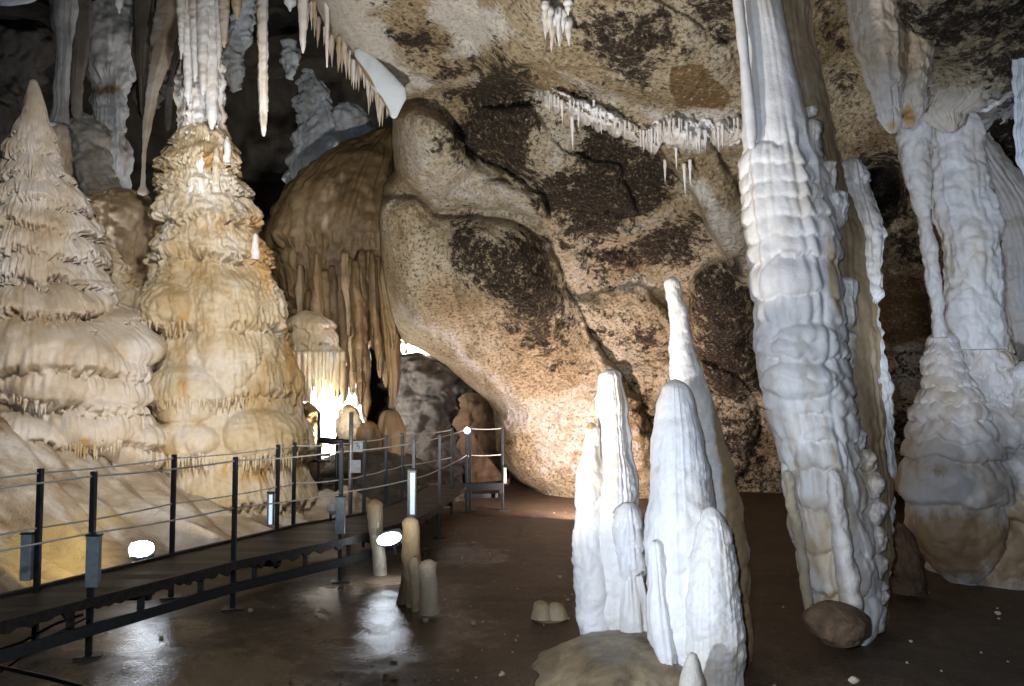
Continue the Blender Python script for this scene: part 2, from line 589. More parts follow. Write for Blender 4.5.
def line_side(u, v, pts, w):
    """soft signed side of a polyline v = f(u): 1 above the line, 0 below it"""
    pts = np.array(pts, float)
    lv = np.interp(u, pts[:, 0], pts[:, 1])
    return 1 - sstep(-w, w, v - lv)


def poly_sd(U, V_, poly):
    """signed distance to a polygon, positive inside"""
    d2 = np.full(U.shape, 1e9); ins = np.zeros(U.shape, bool)
    n = len(poly)
    for i in range(n):
        x0, y0 = poly[i]; x1, y1 = poly[(i + 1) % n]
        ex, ey = x1 - x0, y1 - y0
        t = np.clip(((U - x0) * ex + (V_ - y0) * ey) / (ex * ex + ey * ey + 1e-9), 0, 1)
        d2 = np.minimum(d2, (U - x0 - t * ex) ** 2 + (V_ - y0 - t * ey) ** 2)
        c = ((y0 > V_) != (y1 > V_)) & (U < (x1 - x0) * (V_ - y0) / (y1 - y0 + 1e-12) + x0)
        ins ^= c
    return np.where(ins, 1, -1) * np.sqrt(d2)


def z7(pts): return [(380 + x / 2.286, y / 2.286) for x, y in pts]


DARKP = [(z7([(20, 85), (60, 60), (110, 60), (165, 90), (150, 110), (120, 105), (95, 125), (50, 110), (25, 105)]), 1.0),
         (z7([(130, 150), (200, 130), (240, 120), (230, 160), (190, 190), (150, 190), (130, 165)]), .95),
         (z7([(250, 100), (300, 130), (355, 160), (355, 200), (370, 260), (385, 290), (340, 300), (350, 340), (370, 400), (330, 430), (270, 400), (250, 360), (200, 370), (130, 345), (140, 300), (190, 270), (180, 230), (140, 215), (150, 195), (200, 190), (235, 160)]), .98),
         (z7([(455, 265), (545, 265), (580, 305), (640, 345), (680, 390), (690, 440), (620, 485), (540, 530), (480, 560), (440, 560), (410, 545), (430, 500), (340, 470), (350, 430), (400, 400), (440, 390), (430, 370), (450, 330)]), 1.0),
         (z7([(560, 540), (640, 500), (700, 490), (735, 510), (745, 560), (700, 610), (640, 620), (560, 620), (480, 610), (430, 570), (500, 560)]), .9),
         (z7([(190, 475), (230, 500), (270, 550), (340, 530), (380, 540), (400, 600), (440, 686), (460, 740), (430, 800), (360, 800), (300, 740), (250, 690), (200, 640), (150, 600), (160, 520)]), .82),
         (z7([(440, 30), (500, 10), (560, 0), (620, 10), (700, 60), (710, 110), (690, 140), (640, 130), (640, 190), (600, 210), (580, 190), (540, 170), (470, 120), (430, 60)]), .80),
         (z7([(700, -40), (840, -40), (815, 100), (760, 110), (720, 60)]), .74),
         (z7([(385, 192), (450, 200), (500, 218), (460, 232), (400, 218)]), .9),
         (z7([(-90, -20), (60, -20), (80, 10), (20, 30), (-60, 20)]), .6),
         ([(690, 285), (705, 262), (735, 258), (752, 300), (757, 370), (760, 395), (725, 398), (700, 380), (690, 330)], 1.0),
         ([(574, 325), (607, 322), (625, 345), (600, 352), (580, 345)], .62), ([(617, 319), (666, 322), (672, 357), (640, 362), (615, 345)], .72), ([(500, 345), (560, 350), (600, 375), (560, 385), (520, 370)], .5), ([(615, 375), (660, 370), (668, 420), (640, 440)], .55), ([(560, 240), (600, 235), (640, 275), (600, 290)], .62),
         ([(499, 308), (540, 300), (566, 330), (572, 357), (550, 362), (515, 345)], .62),
         ([(695, 395), (765, 400), (790, 500), (700, 500), (690, 440)], .62),
         ([(880, 0), (960, -30), (1200, -30), (1200, 60), (1024, 88), (990, 96), (950, 60), (905, 50)], .68),
         ([(958, 112), (1024, 106), (1060, 180), (1000, 190), (975, 160)], 1.0),  # recess below the right ledge: its shade put into the rock colour
         ([(822, 10), (850, 20), (860, 60), (850, 100), (828, 90)], .62), ([(858, 150), (905, 150), (910, 215), (870, 225), (850, 190)], 1.0),  # second patch paints the shade of the deep hole into the colour
         ([(885, 225), (935, 228), (930, 275), (890, 270)], .66), ([(880, 395), (930, 400), (925, 500), (880, 500)], .66),
         ([(870, 340), (935, 345), (930, 390), (880, 390)], .5)]
PALEP = [(z7([(100, -20), (260, 10), (320, 90), (250, 100), (200, 130), (160, 130), (170, 80), (110, 50)]), .9),
         (z7([(-180, -40), (20, -40), (20, 20), (-40, 50), (0, 60), (20, 80), (40, 130), (120, 180), (60, 215), (-60, 130), (-150, 50)]), .95),
         (z7([(30, 260), (100, 250), (130, 340), (260, 380), (380, 480), (380, 540), (200, 470), (130, 490), (80, 440), (30, 370)]), .5),
         (z7([(680, 385), (740, 400), (823, 500), (823, 580), (770, 560), (740, 490)]), .8),
         (z7([(380, 130), (440, 150), (560, 230), (640, 250), (540, 262), (440, 190)]), .6),
         (z7([(140, 185), (230, 160), (240, 190), (200, 190)]), .9),
         (z7([(360, 290), (430, 300), (440, 390), (380, 400)]), .42), (z7([(400, 570), (640, 630), (640, 686), (440, 660)]), .42),
         (z7([(600, 250), (823, 255), (823, 340), (700, 350), (620, 320)]), .8), (z7([(560, 525), (660, 470), (680, 480), (600, 530)]), .7),
         ([(395, 320), (440, 345), (495, 395), (500, 430), (530, 440), (540, 420), (470, 340), (400, 300)], .62),  # lamp-lit lower rim of the wall painted in as a pale band
         ([(520, 400), (600, 380), (640, 420), (640, 480), (540, 480)], .5),
         ([(910, 70), (950, 90), (1024, 92), (1060, 80), (1060, 104), (960, 118), (905, 110)], .95),
         ([(860, 20), (900, 40), (930, 90), (880, 110), (850, 60)], .5), ([(890, 340), (960, 340), (960, 400), (890, 400)], .55)]
OCHP = [(z7([(670, 150), (740, 145), (800, 220), (790, 250), (680, 245), (660, 200)]), 1.0), ([(885, 270), (925, 280), (932, 335), (890, 350), (872, 320)], .95),
        ([(998, 280), (1024, 285), (1024, 330), (1000, 320)], .9), ([(400, 200), (470, 230), (520, 300), (470, 320), (400, 290)], .28), ([(690, 400), (780, 410), (780, 480), (690, 480)], .42),
        ([(850, 420), (930, 420), (930, 480), (850, 480)], .45)]
PILL = [([(392, 112), (420, 102), (450, 120), (470, 155), (515, 172), (545, 195), (550, 222), (500, 210), (468, 206), (435, 212), (414, 192), (394, 165)], .55, 24),
        ([(376, 200), (414, 194), (440, 216), (490, 216), (524, 229), (550, 242), (566, 285), (590, 335), (640, 400), (700, 560), (480, 560), (470, 420), (430, 365), (380, 335), (360, 290)], .75, 42),
        ([(300, -60), (560, -60), (545, 55), (505, 92), (440, 92), (400, 96), (340, 60)], .4, 30),
        ([(690, 285), (705, 262), (735, 258), (752, 300), (757, 370), (760, 395), (725, 398), (700, 380), (690, 330)], .55, 30),
        ([(572, 300), (640, 285), (690, 330), (690, 400), (640, 425), (606, 400)], .35, 30),
        ([(450, 232), (490, 225), (545, 250), (560, 300), (540, 340), (500, 310), (465, 275)], .2, 20),
        ([(470, 108), (530, 105), (560, 150), (620, 165), (640, 215), (560, 205), (505, 165), (460, 145)], .3, 22),
        ([(880, 240), (935, 235), (940, 300), (930, 345), (875, 340)], .3, 20), ([(870, 355), (940, 350), (950, 420), (870, 430)], .35, 20)]


def pmax(U, V_, polys, soft=9):
    out = np.zeros_like(U)
    for p, h in polys:
        out = np.maximum(out, h * sstep(-soft, soft, poly_sd(U, V_, p)))
    return out


def build_back_wall():
    ctrl = [(380, -120, 5.6), (700, -120, 5.2), (1000, -120, 4.8), (1200, -120, 4.8),
            (330, 0, 7.4), (500, 0, 6.9), (700, 0, 6.5), (900, 0, 6.4), (1180, 0, 6.0),
            (400, 110, 9.0), (500, 110, 8.6), (600, 110, 8.4), (760, 110, 7.9), (900, 120, 7.9), (1050, 100, 7.6), (1200, 150, 8),
            (400, 200, 9.9), (520, 200, 9.8), (700, 210, 9.4), (880, 220, 9.2), (1050, 230, 8.8),
            (400, 300, 10.8), (520, 300, 10.9), (680, 300, 10.8), (880, 300, 10.3), (1050, 320, 9.6),
            (430, 380, 12.0), (560, 400, 12.3), (720, 400, 12.1), (900, 400, 11.6), (1100, 400, 10.8),
            (500, 490, 12.9), (620, 495, 12.9), (760, 495, 12.8), (900, 495, 12.4), (1150, 500, 11.5),
            (560, 560, 13.0), (800, 560, 13.0), (1000, 560, 12.6), (1200, 560, 12)]
    f = rbf(ctrl)
    left = [(-140, 250), (-60, 285), (0, 312), (30, 326), (55, 345), (80, 372), (100, 396), (112, 392), (140, 391), (170, 394), (185, 384), (215, 379),
            (250, 380), (290, 386), (320, 393), (340, 402), (352, 425), (365, 446), (385, 468), (400, 487), (410, 493),
            (430, 495), (450, 496), (465, 503), (480, 516), (490, 535), (520, 545), (560, 550)]
    left = np.array(left, float)
    nv, nu = 460, 560
    v = np.linspace(-140, 540, nv)
    L = np.interp(v, left[:, 0], left[:, 1])
    s = np.linspace(0, 1, nu) ** 1.0
    U = L[:, None] + (1200 - L[:, None]) * s[None]
    V_ = v[:, None] * np.ones_like(U)
    D = f(U, V_)
    # nearer rock above the crusted ledges
    e2 = [(430, 60), (500, 82), (540, 92), (600, 122), (640, 138), (660, 150), (690, 188), (712, 235), (735, 275), (760, 300), (800, 330), (1200, 420)]
    a2 = line_side(U, V_ + 5 * perlin(U * .05, V_ * .05, 0), e2, 7) * sstep(470, 560, U) * (1 - sstep(730, 850, U))
    D -= .75 * a2
    e3 = [(820, 60), (880, 100), (935, 104), (975, 114), (1000, 110), (1024, 98), (1200, 60)]
    a3 = line_side(U, V_ + 4 * perlin(U * .06, V_ * .06, 3), e3, 6) * sstep(840, 930, U)
    D -= .9 * a3
    bul = [(434, 150, 46, 52, 0, .25), (520, 270, 70, 95, -25, .3), (590, 170, 110, 60, 30, .35), (620, 45, 120, 55, 15, .25), (700, 200, 80, 40, 55, .4), (680, 430, 80, 75, 0, .4),
           (930, 360, 70, 60, 0, .3), (960, 40, 90, 60, 10, .2), (990, 150, 40, 40, 0, .3)]
    wu = U + 16 * fbm(U * .012, V_ * .012, 1.0, 3); wv = V_ + 16 * fbm(U * .012, V_ * .012, 8.0, 3)
    D -= blob_max(wu, wv, bul)
    pu = U + 6 * fbm(U * .03, V_ * .03, 4.0, 3); pv = V_ + 6 * fbm(U * .03, V_ * .03, 6.0, 3)
    for pp, h, w in PILL:
        q = np.clip(poly_sd(pu, pv, pp) / w, 0, 1)
        D -= h * np.sqrt(1 - (1 - q) ** 2)
    # the hole in the right wall
    hole = blob_soft(U, V_, [(880, 190, 24, 26, 20, 1), (1005, 160, 26, 34, 0, .5)])
    D += 1.3 * hole
    # round the left edge away into depth
    px = (U - L[:, None])
    D += 1.1 * (1 - np.sqrt(np.clip(1 - (1 - np.clip(px / 38, 0, 1)) ** 2, 0, 1)))
    X, Y, Z = Pn(U, V_, D)
    n = fbm(X * .9, Y * .9, Z * .9, 6, .55) * .34
    n2 = -billow(X * 2.2, Y * 2.2, Z * 2.2, 4, .6) * .13
    wu = U + 14 * fbm(U * .02, V_ * .02, 4.0, 4); wv = V_ + 14 * fbm(U * .02, V_ * .02, 6.0, 4)
    dk_ = pmax(wu, wv, DARKP, 24) * .94; pl_ = pmax(wu, wv, PALEP, 16); oc_ = pmax(pu, pv, OCHP, 6)
    n3 = fbm(X * 6, Y * 6, Z * 6, 3, .6) * .055
    D = D + n + n2 * (.8 + dk_) + n3
    global WG
    WG = (v, L, D)
    X, Y, Z = Pn(U, V_, D)
    # wrap the left rim backwards so that the rock is thick
    k = 26
    t = np.linspace(1, 0, k)[None, :, None]
    rim = np.stack([X[:, :1], Y[:, :1], Z[:, :1]], -1)
    back = rim + np.concatenate([t * .9 * np.ones_like(rim[..., :1]) * 0.9, t * 4.0 * np.ones_like(rim[..., :1]), t * .5 * np.ones_like(rim[..., :1])], -1)
    back[..., 0] -= .35 * np.sin(t[..., 0] * np.pi) * .5
    nb = fbm(back[..., 0], back[..., 1], back[..., 2], 4) * .3 * t[..., 0]
    back[..., 0] += nb; back[..., 2] += nb
    G = np.concatenate([back, np.stack([X, Y, Z], -1)], 1)
    ext = lambda a: np.concatenate([np.repeat(a[:, :1], k, 1), a], 1).ravel()
    me = raw_mesh('wall_back', G.reshape(-1, 3), grid_faces(nv, nu + k), True,
                  {'dark': ext(dk_), 'pale': ext(pl_), 'ochre': ext(oc_)})
    o = link('wall_back', me, M['rock'])
    tag(o, 'huge overhanging mottled cream rock wall with black patches', kind='structure')
    return f


WALLF = build_back_wall()


def WD(u, v):
    """forward distance of the rock wall towards (u, v)"""
    vv, L, D = WG
    i = int(np.clip(np.searchsorted(vv, v), 0, len(vv) - 1))
    s = np.clip((u - L[i]) / (1200 - L[i]), 0, 1)
    return float(D[i, int(s * (D.shape[1] - 1))])



def sheet(name, fn, nu, nv, mat, attrs=None, flip=False):
    a, b = np.meshgrid(np.linspace(0, 1, nu), np.linspace(0, 1, nv))
    X, Y, Z = fn(a, b)
    Fc = grid_faces(nv, nu)
    if flip: Fc = Fc[:, ::-1]
    me = raw_mesh(name, np.stack([X, Y, Z], -1).reshape(-1, 3), Fc, True, attrs(X, Y, Z) if attrs else None)
    return link(name, me, mat)


def floor_h(X, Y):
    return .035 * fbm(X * .8, Y * .8, 2.0, 5) + .012 * fbm(X * 5, Y * 5, 1.0, 3)


def fl(a, b):
    X = -13 + 24 * a; Y = .6 + 18 * b
    return X, Y, floor_h(X, Y)


def fl_attr(X, Y, Z):
    w = np.zeros_like(X)
    for cx, cy, r in ((-1.1, 6.4, .8), (-2.45, 5.4, .55), (-.9, 5.6, .8), (-1.8, 4.4, 1.0), (-.6, 8, .6)):
        w = np.maximum(w, .9 * np.exp(-((X - cx) ** 2 + (Y - cy) ** 2) / r ** 2))
    return {'wet': w.ravel()}


tag(sheet('floor', fl, 520, 520, M['floor'], fl_attr, True), 'dark brown wet gravelly cave floor', kind='structure')


def wl(a, b):
    ang = a
    X = -11 + 14.5 * ang
    Y = 17 - 0 * a
    Z = -.3 + 12 * b
    Y = Y + 2.2 * fbm(X * .35, 1.0, Z * .35, 5) - 5.0 * np.clip(1 - ang * 3.0, 0, 1) ** 1.3 - .5 * np.clip(b - .55, 0, 1) * 8
    return X, Y, Z


tag(sheet('wall_left', wl, 160, 140, M['unlitrock']), 'dark unlit rock at the back of the chamber on the left', kind='structure')


def cl(a, b):
    X = -11.5 + 10.5 * a
    Y = 3 + 15 * b
    Z = 7.2 + .6 * fbm(X * .5, Y * .5, 3.0, 5) + .10 * (Y - 5) - 1.2 * sstep(.75, 1.0, a) * (1 - b)
    return X, Y, Z


tag(sheet('ceiling', cl, 140, 140, M['unlitrock']), 'dark cave roof over the tall formations on the left', kind='structure')


def wr(a, b):
    Y = -1 + 13 * a; Z = -.3 + 7.5 * b
    X = 6.2 + .9 * fbm(1.0, Y * .5, Z * .5, 5) + .0 * a + .12 * (12 - Y)
    return X, Y, Z


tag(sheet('wall_right', wr, 120, 100, M['brownrock'], None, True), 'brown rock wall closing the cave on the right', kind='structure')


# flowstone bank behind the walkway
def bank():
    pts = []
    nu, nv = 300, 170
    a, b = np.meshgrid(np.linspace(0, 1, nu), np.linspace(0, 1, nv))
    # front edge follows the far side of the walkway, rising away from it
    fx = -8.0 + 6.8 * a
    front = np.interp(fx, [-8, -5, -3.4, -2.9, -2.3, -1.75, -1.2], [3.6, 4.2, 5.35, 6.3, 7.4, 8.6, 9.6])
    back = np.interp(fx, [-8, -5.2, -4.2, -3.3, -2.4, -1.2], [8.0, 8.4, 8.7, 9.1, 9.9, 11.4])
    Y = front + (back - front) * b
    X = fx
    top = np.interp(fx, [-8, -6, -5.2, -4.4, -3.6, -2.8, -2.2, -1.2], [2.6, 2.15, 1.75, 1.2, .78, .52, .35, .1])
    Z = -.08 + top * (.25 * b ** .6 + .75 * b ** 1.7)
    Z = Z + .16 * fbm(X * .8 + Y * .25, Y * .55, 4.0, 4) * np.clip(b * 3, .15, 1)
    # diagonal flow ridges
    w = X * .3 + Y * .95
    Z = Z + (.26 * (np.abs(perlin(w * 1.5, X * .3, 7.0)) * 2 - .5) + .10 * (np.abs(perlin(w * 3.7, X * .5, 3.0)) * 2 - .5)) * np.clip(b * 4, 0, 1)
    Z = Z + .015 * fbm(X * 5, Y * 5, 2.0, 3)
    u, v = proj(X, Y, Z)
    st = blob_soft(u, v, [(55, 555, 70, 38, -10, .9), (100, 520, 60, 20, -5, .55), (250, 520, 60, 26, 0, .3)])  # first blob paints the yellow lamplight on the bank into its colour
    me = raw_mesh('flowstone_bank', np.stack([X, Y, Z], -1).reshape(-1, 3), grid_faces(nv, nu)[:, ::-1], True, {'stain_glow': st.ravel()})
    o = link('flowstone_bank', me, M['bank'])
    tag(o, 'smooth tan flowstone bank sloping down behind the metal walkway', 'flowstone')


bank()

FR = []
for k in range(5):
    w = .022 + .004 * k
    hgt = .34
    n = 10; m = 12
    V = []
    for i in range(m):
        t = i / (m - 1)
        r = w * (1 - t) ** .8 * (1 + .18 * math.sin(t * 17 + k)) + .002
        for j in range(n):
            q = 2 * math.pi * j / n
            V.append((r * math.cos(q) * (1 + .12 * math.sin(3 * q + k)) + .01 * t * math.sin(k), r * math.sin(q), -hgt * t))
    V.append((0, 0, 0)); V.append((.01 * math.sin(k), 0, -hgt - .01))
    Fl = [(i * n + j, (i + 1) * n + j, (i + 1) * n + (j + 1) % n, i * n + (j + 1) % n) for i in range(m - 1) for j in range(n)]
    Fl += [((j + 1) % n, n * m, j) for j in range(n)] + [((m - 1) * n + j, n * m + 1, (m - 1) * n + (j + 1) % n) for j in range(n)]
    me = bpy.data.meshes.new('stalactite'); me.from_pydata(V, [], Fl); me.update()
    for p in me.polygons: p.use_smooth = True
    FR.append(me)


def icicle(u, v, d, lpx, mk, label, group, wpx=None, parent=None, loc=None):
    me = random.choice(FR)
    key = (me.name, mk)
    if key not in icicle.c:
        c = me.copy(); c.materials.clear(); c.materials.append(M[mk]); icicle.c[key] = c
    o = bpy.data.objects.new('drapery_tooth' if parent else 'stalactite', icicle.c[key])
    COL.objects.link(o)
    o.location = loc if loc else P(u, v, d)
    L = lpx * d / F
    sw = (wpx if wpx else max(2.0, lpx * .115)) * d / F / .05
    o.scale = (sw, sw, L / .34)
    o.rotation_euler = (0, random.uniform(-.05, .05), random.uniform(0, 6))
    if parent is not None:
        o.parent = parent; o.matrix_parent_inverse = parent.matrix_basis.inverted()
        return o
    return tag(o, label, 'stalactite', group)


icicle.c = {}


from mathutils import Vector
from mathutils.bvhtree import BVHTree


def fringe(o, line, mk, step=3.2, lo=8, hi=20, wpx=3.4):
    """a row of drip teeth grown on the surface of o along a line of (u, v)"""
    bpy.context.view_layer.update()
    bv = BVHTree.FromPolygons([o.matrix_world @ v.co for v in o.data.vertices], [tuple(p.vertices) for p in o.data.polygons])
    us = [p[0] for p in line]; vs = [p[1] for p in line]
    u = us[0]
    while u < us[-1]:
        v = float(np.interp(u, us, vs)) + random.uniform(-3, 3)
        q = Vector(P(u, v, 5)) - Vector((0, 0, EYE)); q.normalize()
        h = bv.ray_cast(Vector((0, 0, EYE)), q)
        if h[0] is not None:
            p = h[0] + q * .03
            icicle(0, 0, h[0].y, random.uniform(lo, hi), mk, None, None, wpx, o, tuple(p))
        u += step * random.uniform(.7, 1.4)


# ------------------------------------------------------------- left formations
o = drip('stalagmite', [(79, 30, 37), (92, 27, 41), (110, 24, 45), (130, 17, 50), (145, 10, 55), (160, 5, 62), (190, -8, 80), (220, -20, 93), (250, -28, 101),
                        (285, -34, 105), (300, -36, 108), (312, -40, 116), (325, -50, 132), (345, -60, 146), (370, -70, 152), (400, -76, 152), (440, -76, 146), (470, -70, 140), (510, -66, 132)],
         M['pink'], d=9.0, deep=.8, lump=.13, lf=.9, knob=.05, kf=3.5, rib=.035, tiers=[110, 134, 158, 182, 207, 236, 262, 288, 320, 372, 404, 438, 474], tamp=.25, tooth=.13, tf=30,
         ripple=.006, rf=9, twarp=.09, seed=3.1, prof_v=[(79, .5), (130, .6), (200, .9), (280, .9), (330, .6), (500, .6)], rnd=.45, tmod=.4,
         bulge=[(125, 330, 30, 42, 10, .42), (60, 365, 60, 48, 0, .42), (20, 350, 40, 45, 0, .35), (110, 385, 32, 34, 0, .34), (95, 425, 48, 34, 0, .4), (125, 448, 26, 30, 0, .5), (25, 440, 46, 26, 20, .35), (75, 300, 44, 20, -5, .28), (20, 300, 40, 18, 0, .24)],
         stain_glow=[(84, 447, 9, 16, 0, .62), (50, 410, 50, 14, 20, .42), (110, 270, 30, 30, 40, .36), (120, 350, 30, 20, 30, .34), (30, 200, 60, 14, 0, .3)])
tag(o, 'tall tiered pinkish cream stalagmite cone at the left edge of the cave', 'stalagmite')
fringe(o, [(0, 278), (40, 284), (100, 276)], 'pink', 3.4, 8, 16)
fringe(o, [(0, 312), (50, 314), (98, 306)], 'pink', 4.5, 6, 12)
fringe(o, [(62, 440), (90, 446), (122, 438)], 'cream', 2.6, 6, 20)
fringe(o, [(14, 395), (34, 402), (52, 400)], 'pink', 3.0, 6, 20)

o = drip('stalagmite', [(116, 182, 220), (130, 177, 226), (143, 176, 230), (150, 168, 236), (175, 160, 243), (200, 158, 250), (225, 153, 256), (260, 148, 264), (290, 145, 276),
                        (330, 142, 288), (370, 139, 297), (410, 138, 303), (440, 138, 306), (470, 143, 309), (500, 148, 312), (525, 150, 312)],
         M['cream'], d=9.6, deep=.85, lump=.12, lf=1.3, knob=.09, kf=4.5, tiers=[145, 166, 190, 222, 262, 330, 398, 457, 500], tamp=.20, tooth=.13, tf=26, rnd=.2, rib=.03, prof_v=[(120, .5), (170, .8), (250, 1), (310, .6), (370, .35), (500, .35)],
         ripple=.045, rf=7, seed=8.4, bulge=[(168, 308, 24, 26, 0, .2), (182, 395, 42, 30, 0, .2), (262, 435, 40, 26, 0, .22), (230, 330, 34, 60, 0, .12), (180, 440, 40, 18, 0, .18)],
         stain_glow=[(215, 160, 30, 16, 0, .75), (262, 255, 24, 70, -14, .62), (225, 225, 60, 26, 0, .5), (182, 345, 14, 90, 0, .52), (293, 360, 20, 80, -8, .6), (255, 476, 30, 14, 0, .6), (225, 470, 8, 16, 0, .5), (250, 400, 60, 16, 0, .45), (210, 290, 60, 20, 10, .36)])
tag(o, 'massive ochre streaked cream stalagmite under the white stalactites, behind the railing', 'stalagmite')

fringe(o, [(148, 452), (220, 456), (302, 452)], 'cream', 3.4, 8, 20)
fringe(o, [(160, 396), (215, 392), (262, 398)], 'cream', 3.6, 8, 20)
fringe(o, [(150, 318), (170, 324), (186, 318)], 'cream', 3.4, 8, 16)
fringe(o, [(150, 372), (185, 378)], 'cream', 3.6, 8, 18)
# white cluster joined to its top
root = empty('dripstone_column', P(202, 150, 9.6), 'fluted white column hanging onto the top of the massive ochre stalagmite', 'column')
drip('column_body', [(-70, 176, 232), (0, 183, 224), (50, 184, 219), (90, 183, 219), (110, 181, 222), (125, 180, 222), (148, 177, 228)], M['white'], root, d=9.6,
     flute=.07, ff=14, lump=.05, lf=2, knob=.05, tiers=[112, 124, 134, 144], tamp=.05, seed=2.2)
for k, (u, v0, v1, w0, w1) in enumerate([(188, -60, 106, 7, 4), (195, -60, 82, 7, 3), (203, -60, 96, 8, 4), (212, -60, 130, 9, 6), (219, -60, 70, 6, 2), (181, -60, 60, 6, 2), (207, -60, 60, 5, 2)]):
    drip('column_stalactite', [(v0, u - w0, u + w0), ((v0 + v1) / 2, u - w0 * .8, u + w0 * .8), (v1 - 12, u - w1, u + w1), (v1, u - 1, u + 1)], M['white'], root,
         d=9.1 - .05 * (k % 3), lump=.012, lf=6, knob=.012, kf=9, seed=k * 2.7, tip=False, foot=True)
for k, (u, v0, v1, w, m, lab) in enumerate([(200, 155, 196, 4.5, 'white2', 'small knobbly white stalagmite on the top ledge of the massive ochre one'), (216, 147, 182, 3.6, 'cream', 'small tan stalagmite on the top ledge, right of the knobbly white one'),
                                        (190, 179, 204, 3.5, 'white', 'short bright white stalagmite on the top ledge, left of the knobbly one'), (227, 136, 152, 3, 'white', 'tiny white stalagmite at the foot of the fluted white column, right side'),
                                        (255, 233, 248, 3.4, 'white', 'tiny pale stalagmite at the right shoulder of the massive ochre one')]):
    dd = {0: 9.2, 1: 9.2, 2: 9.15, 3: 9.25, 4: 9.38}[k]
    o = drip('stalagmite', [(v0, u - w * .5, u + w * .5), (v0 + 8, u - w * .9, u + w * .9), (v1, u - w * 1.15, u + w * 1.15), (v1 + 12, u - w * 1.3, u + w * 1.3)], M[m], d=dd, knob=.02, kf=8, tiers=4, tamp=.02, seed=k * 3.3)
    tag(o, lab, 'stalagmite')

o = drip('stalactite', [(-60, 256, 270), (0, 257, 268), (60, 258, 267.5), (100, 259, 267.5), (122, 260, 267), (137, 262.5, 265)], M['white2'], d=8.0, lump=.01, lf=5, knob=.012, kf=8, flute=.012, tip=False, foot=True, stain_glow=[(263, 118, 6, 22, 0, .5)])
tag(o, 'long straight white stalactite hanging alone before the black void', 'stalactite')
for u, v1, w, d_, m, lab in [(303, 54, 4.5, 7.6, 'white', 'bright white tapering stalactite left of the ceiling fringe'), (237, 20, 5, 8.6, 'cream', 'short tan stalactite at the top edge between the column and the long stalactite'),
                             (224, 48, 5, 9.0, 'cream', 'tan stalactite touching the right side of the fluted white column'), (327, 68, 2.2, 7.5, 'white', 'thin white needle stalactite beside the ceiling fringe'),
                             (119, 14, 4, 9.6, 'white', 'white stalactite tip at the top edge before the pale bluish column'), (290, 12, 6, 8.2, 'ice', 'stubby bluish stalactite at the top edge right of the long one')]:
    o = drip('stalactite', [(-60, u - w * 1.6, u + w * 1.6), (v1 * .4, u - w, u + w), (v1 - 6, u - w * .5, u + w * .5), (v1, u - .8, u + .8)], M[m], d=d_, knob=.01, kf=9, tip=False, foot=True, seed=u)
    tag(o, lab, 'stalactite')

# background, left
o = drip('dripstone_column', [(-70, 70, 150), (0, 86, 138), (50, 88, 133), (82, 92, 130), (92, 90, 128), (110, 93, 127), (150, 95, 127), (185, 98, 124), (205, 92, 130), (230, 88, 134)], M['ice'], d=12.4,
         lump=.16, lf=1, flute=.03, ff=7, knob=.07, kf=3, tiers=[86, 130], tamp=.12, tooth=.1, seed=5, stain_glow=[(105, 90, 30, 7, 0, .7), (125, 150, 14, 40, 0, .5)])
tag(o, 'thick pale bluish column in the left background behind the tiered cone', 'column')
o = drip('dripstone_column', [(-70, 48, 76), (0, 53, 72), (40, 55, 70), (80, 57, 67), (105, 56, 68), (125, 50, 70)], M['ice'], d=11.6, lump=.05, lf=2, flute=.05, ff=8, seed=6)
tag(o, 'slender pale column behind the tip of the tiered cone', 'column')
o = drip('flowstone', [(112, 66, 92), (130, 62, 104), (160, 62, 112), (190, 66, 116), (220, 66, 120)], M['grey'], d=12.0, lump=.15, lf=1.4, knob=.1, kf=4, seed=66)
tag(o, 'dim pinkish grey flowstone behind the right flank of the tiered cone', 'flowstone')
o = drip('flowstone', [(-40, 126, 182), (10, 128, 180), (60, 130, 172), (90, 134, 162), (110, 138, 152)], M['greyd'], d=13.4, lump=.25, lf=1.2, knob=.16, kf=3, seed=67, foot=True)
tag(o, 'rough brown hanging rock behind the thin twisted drapery', 'rock')
o = drip('stalagmite', [(124, 54, 66), (140, 51, 70), (160, 50, 71), (178, 54, 71), (200, 40, 90)], M['pink'], d=10.8, tiers=[140, 158, 175], tamp=.09, tooth=.08, knob=.03, seed=1.2)
tag(o, 'stubby tiered stalagmite peeping out right of the tiered cone tip', 'stalagmite')
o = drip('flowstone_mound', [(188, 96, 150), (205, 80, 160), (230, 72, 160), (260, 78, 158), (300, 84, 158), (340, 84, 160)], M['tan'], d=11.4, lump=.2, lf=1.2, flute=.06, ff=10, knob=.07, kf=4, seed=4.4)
tag(o, 'brown fluted flowstone mound in shade between the two great stalagmites', 'flowstone')
o = drip('stalagmite', [(243, 99, 111), (256, 95, 118), (270, 92, 130), (290, 90, 138), (310, 88, 142)], M['cream'], d=9.7, knob=.07, kf=6, tiers=[256, 270, 284], tamp=.08, tooth=.06, seed=7.7)
tag(o, 'knobbly tan stalagmite wedged at the right shoulder of the tiered cone', 'stalagmite')
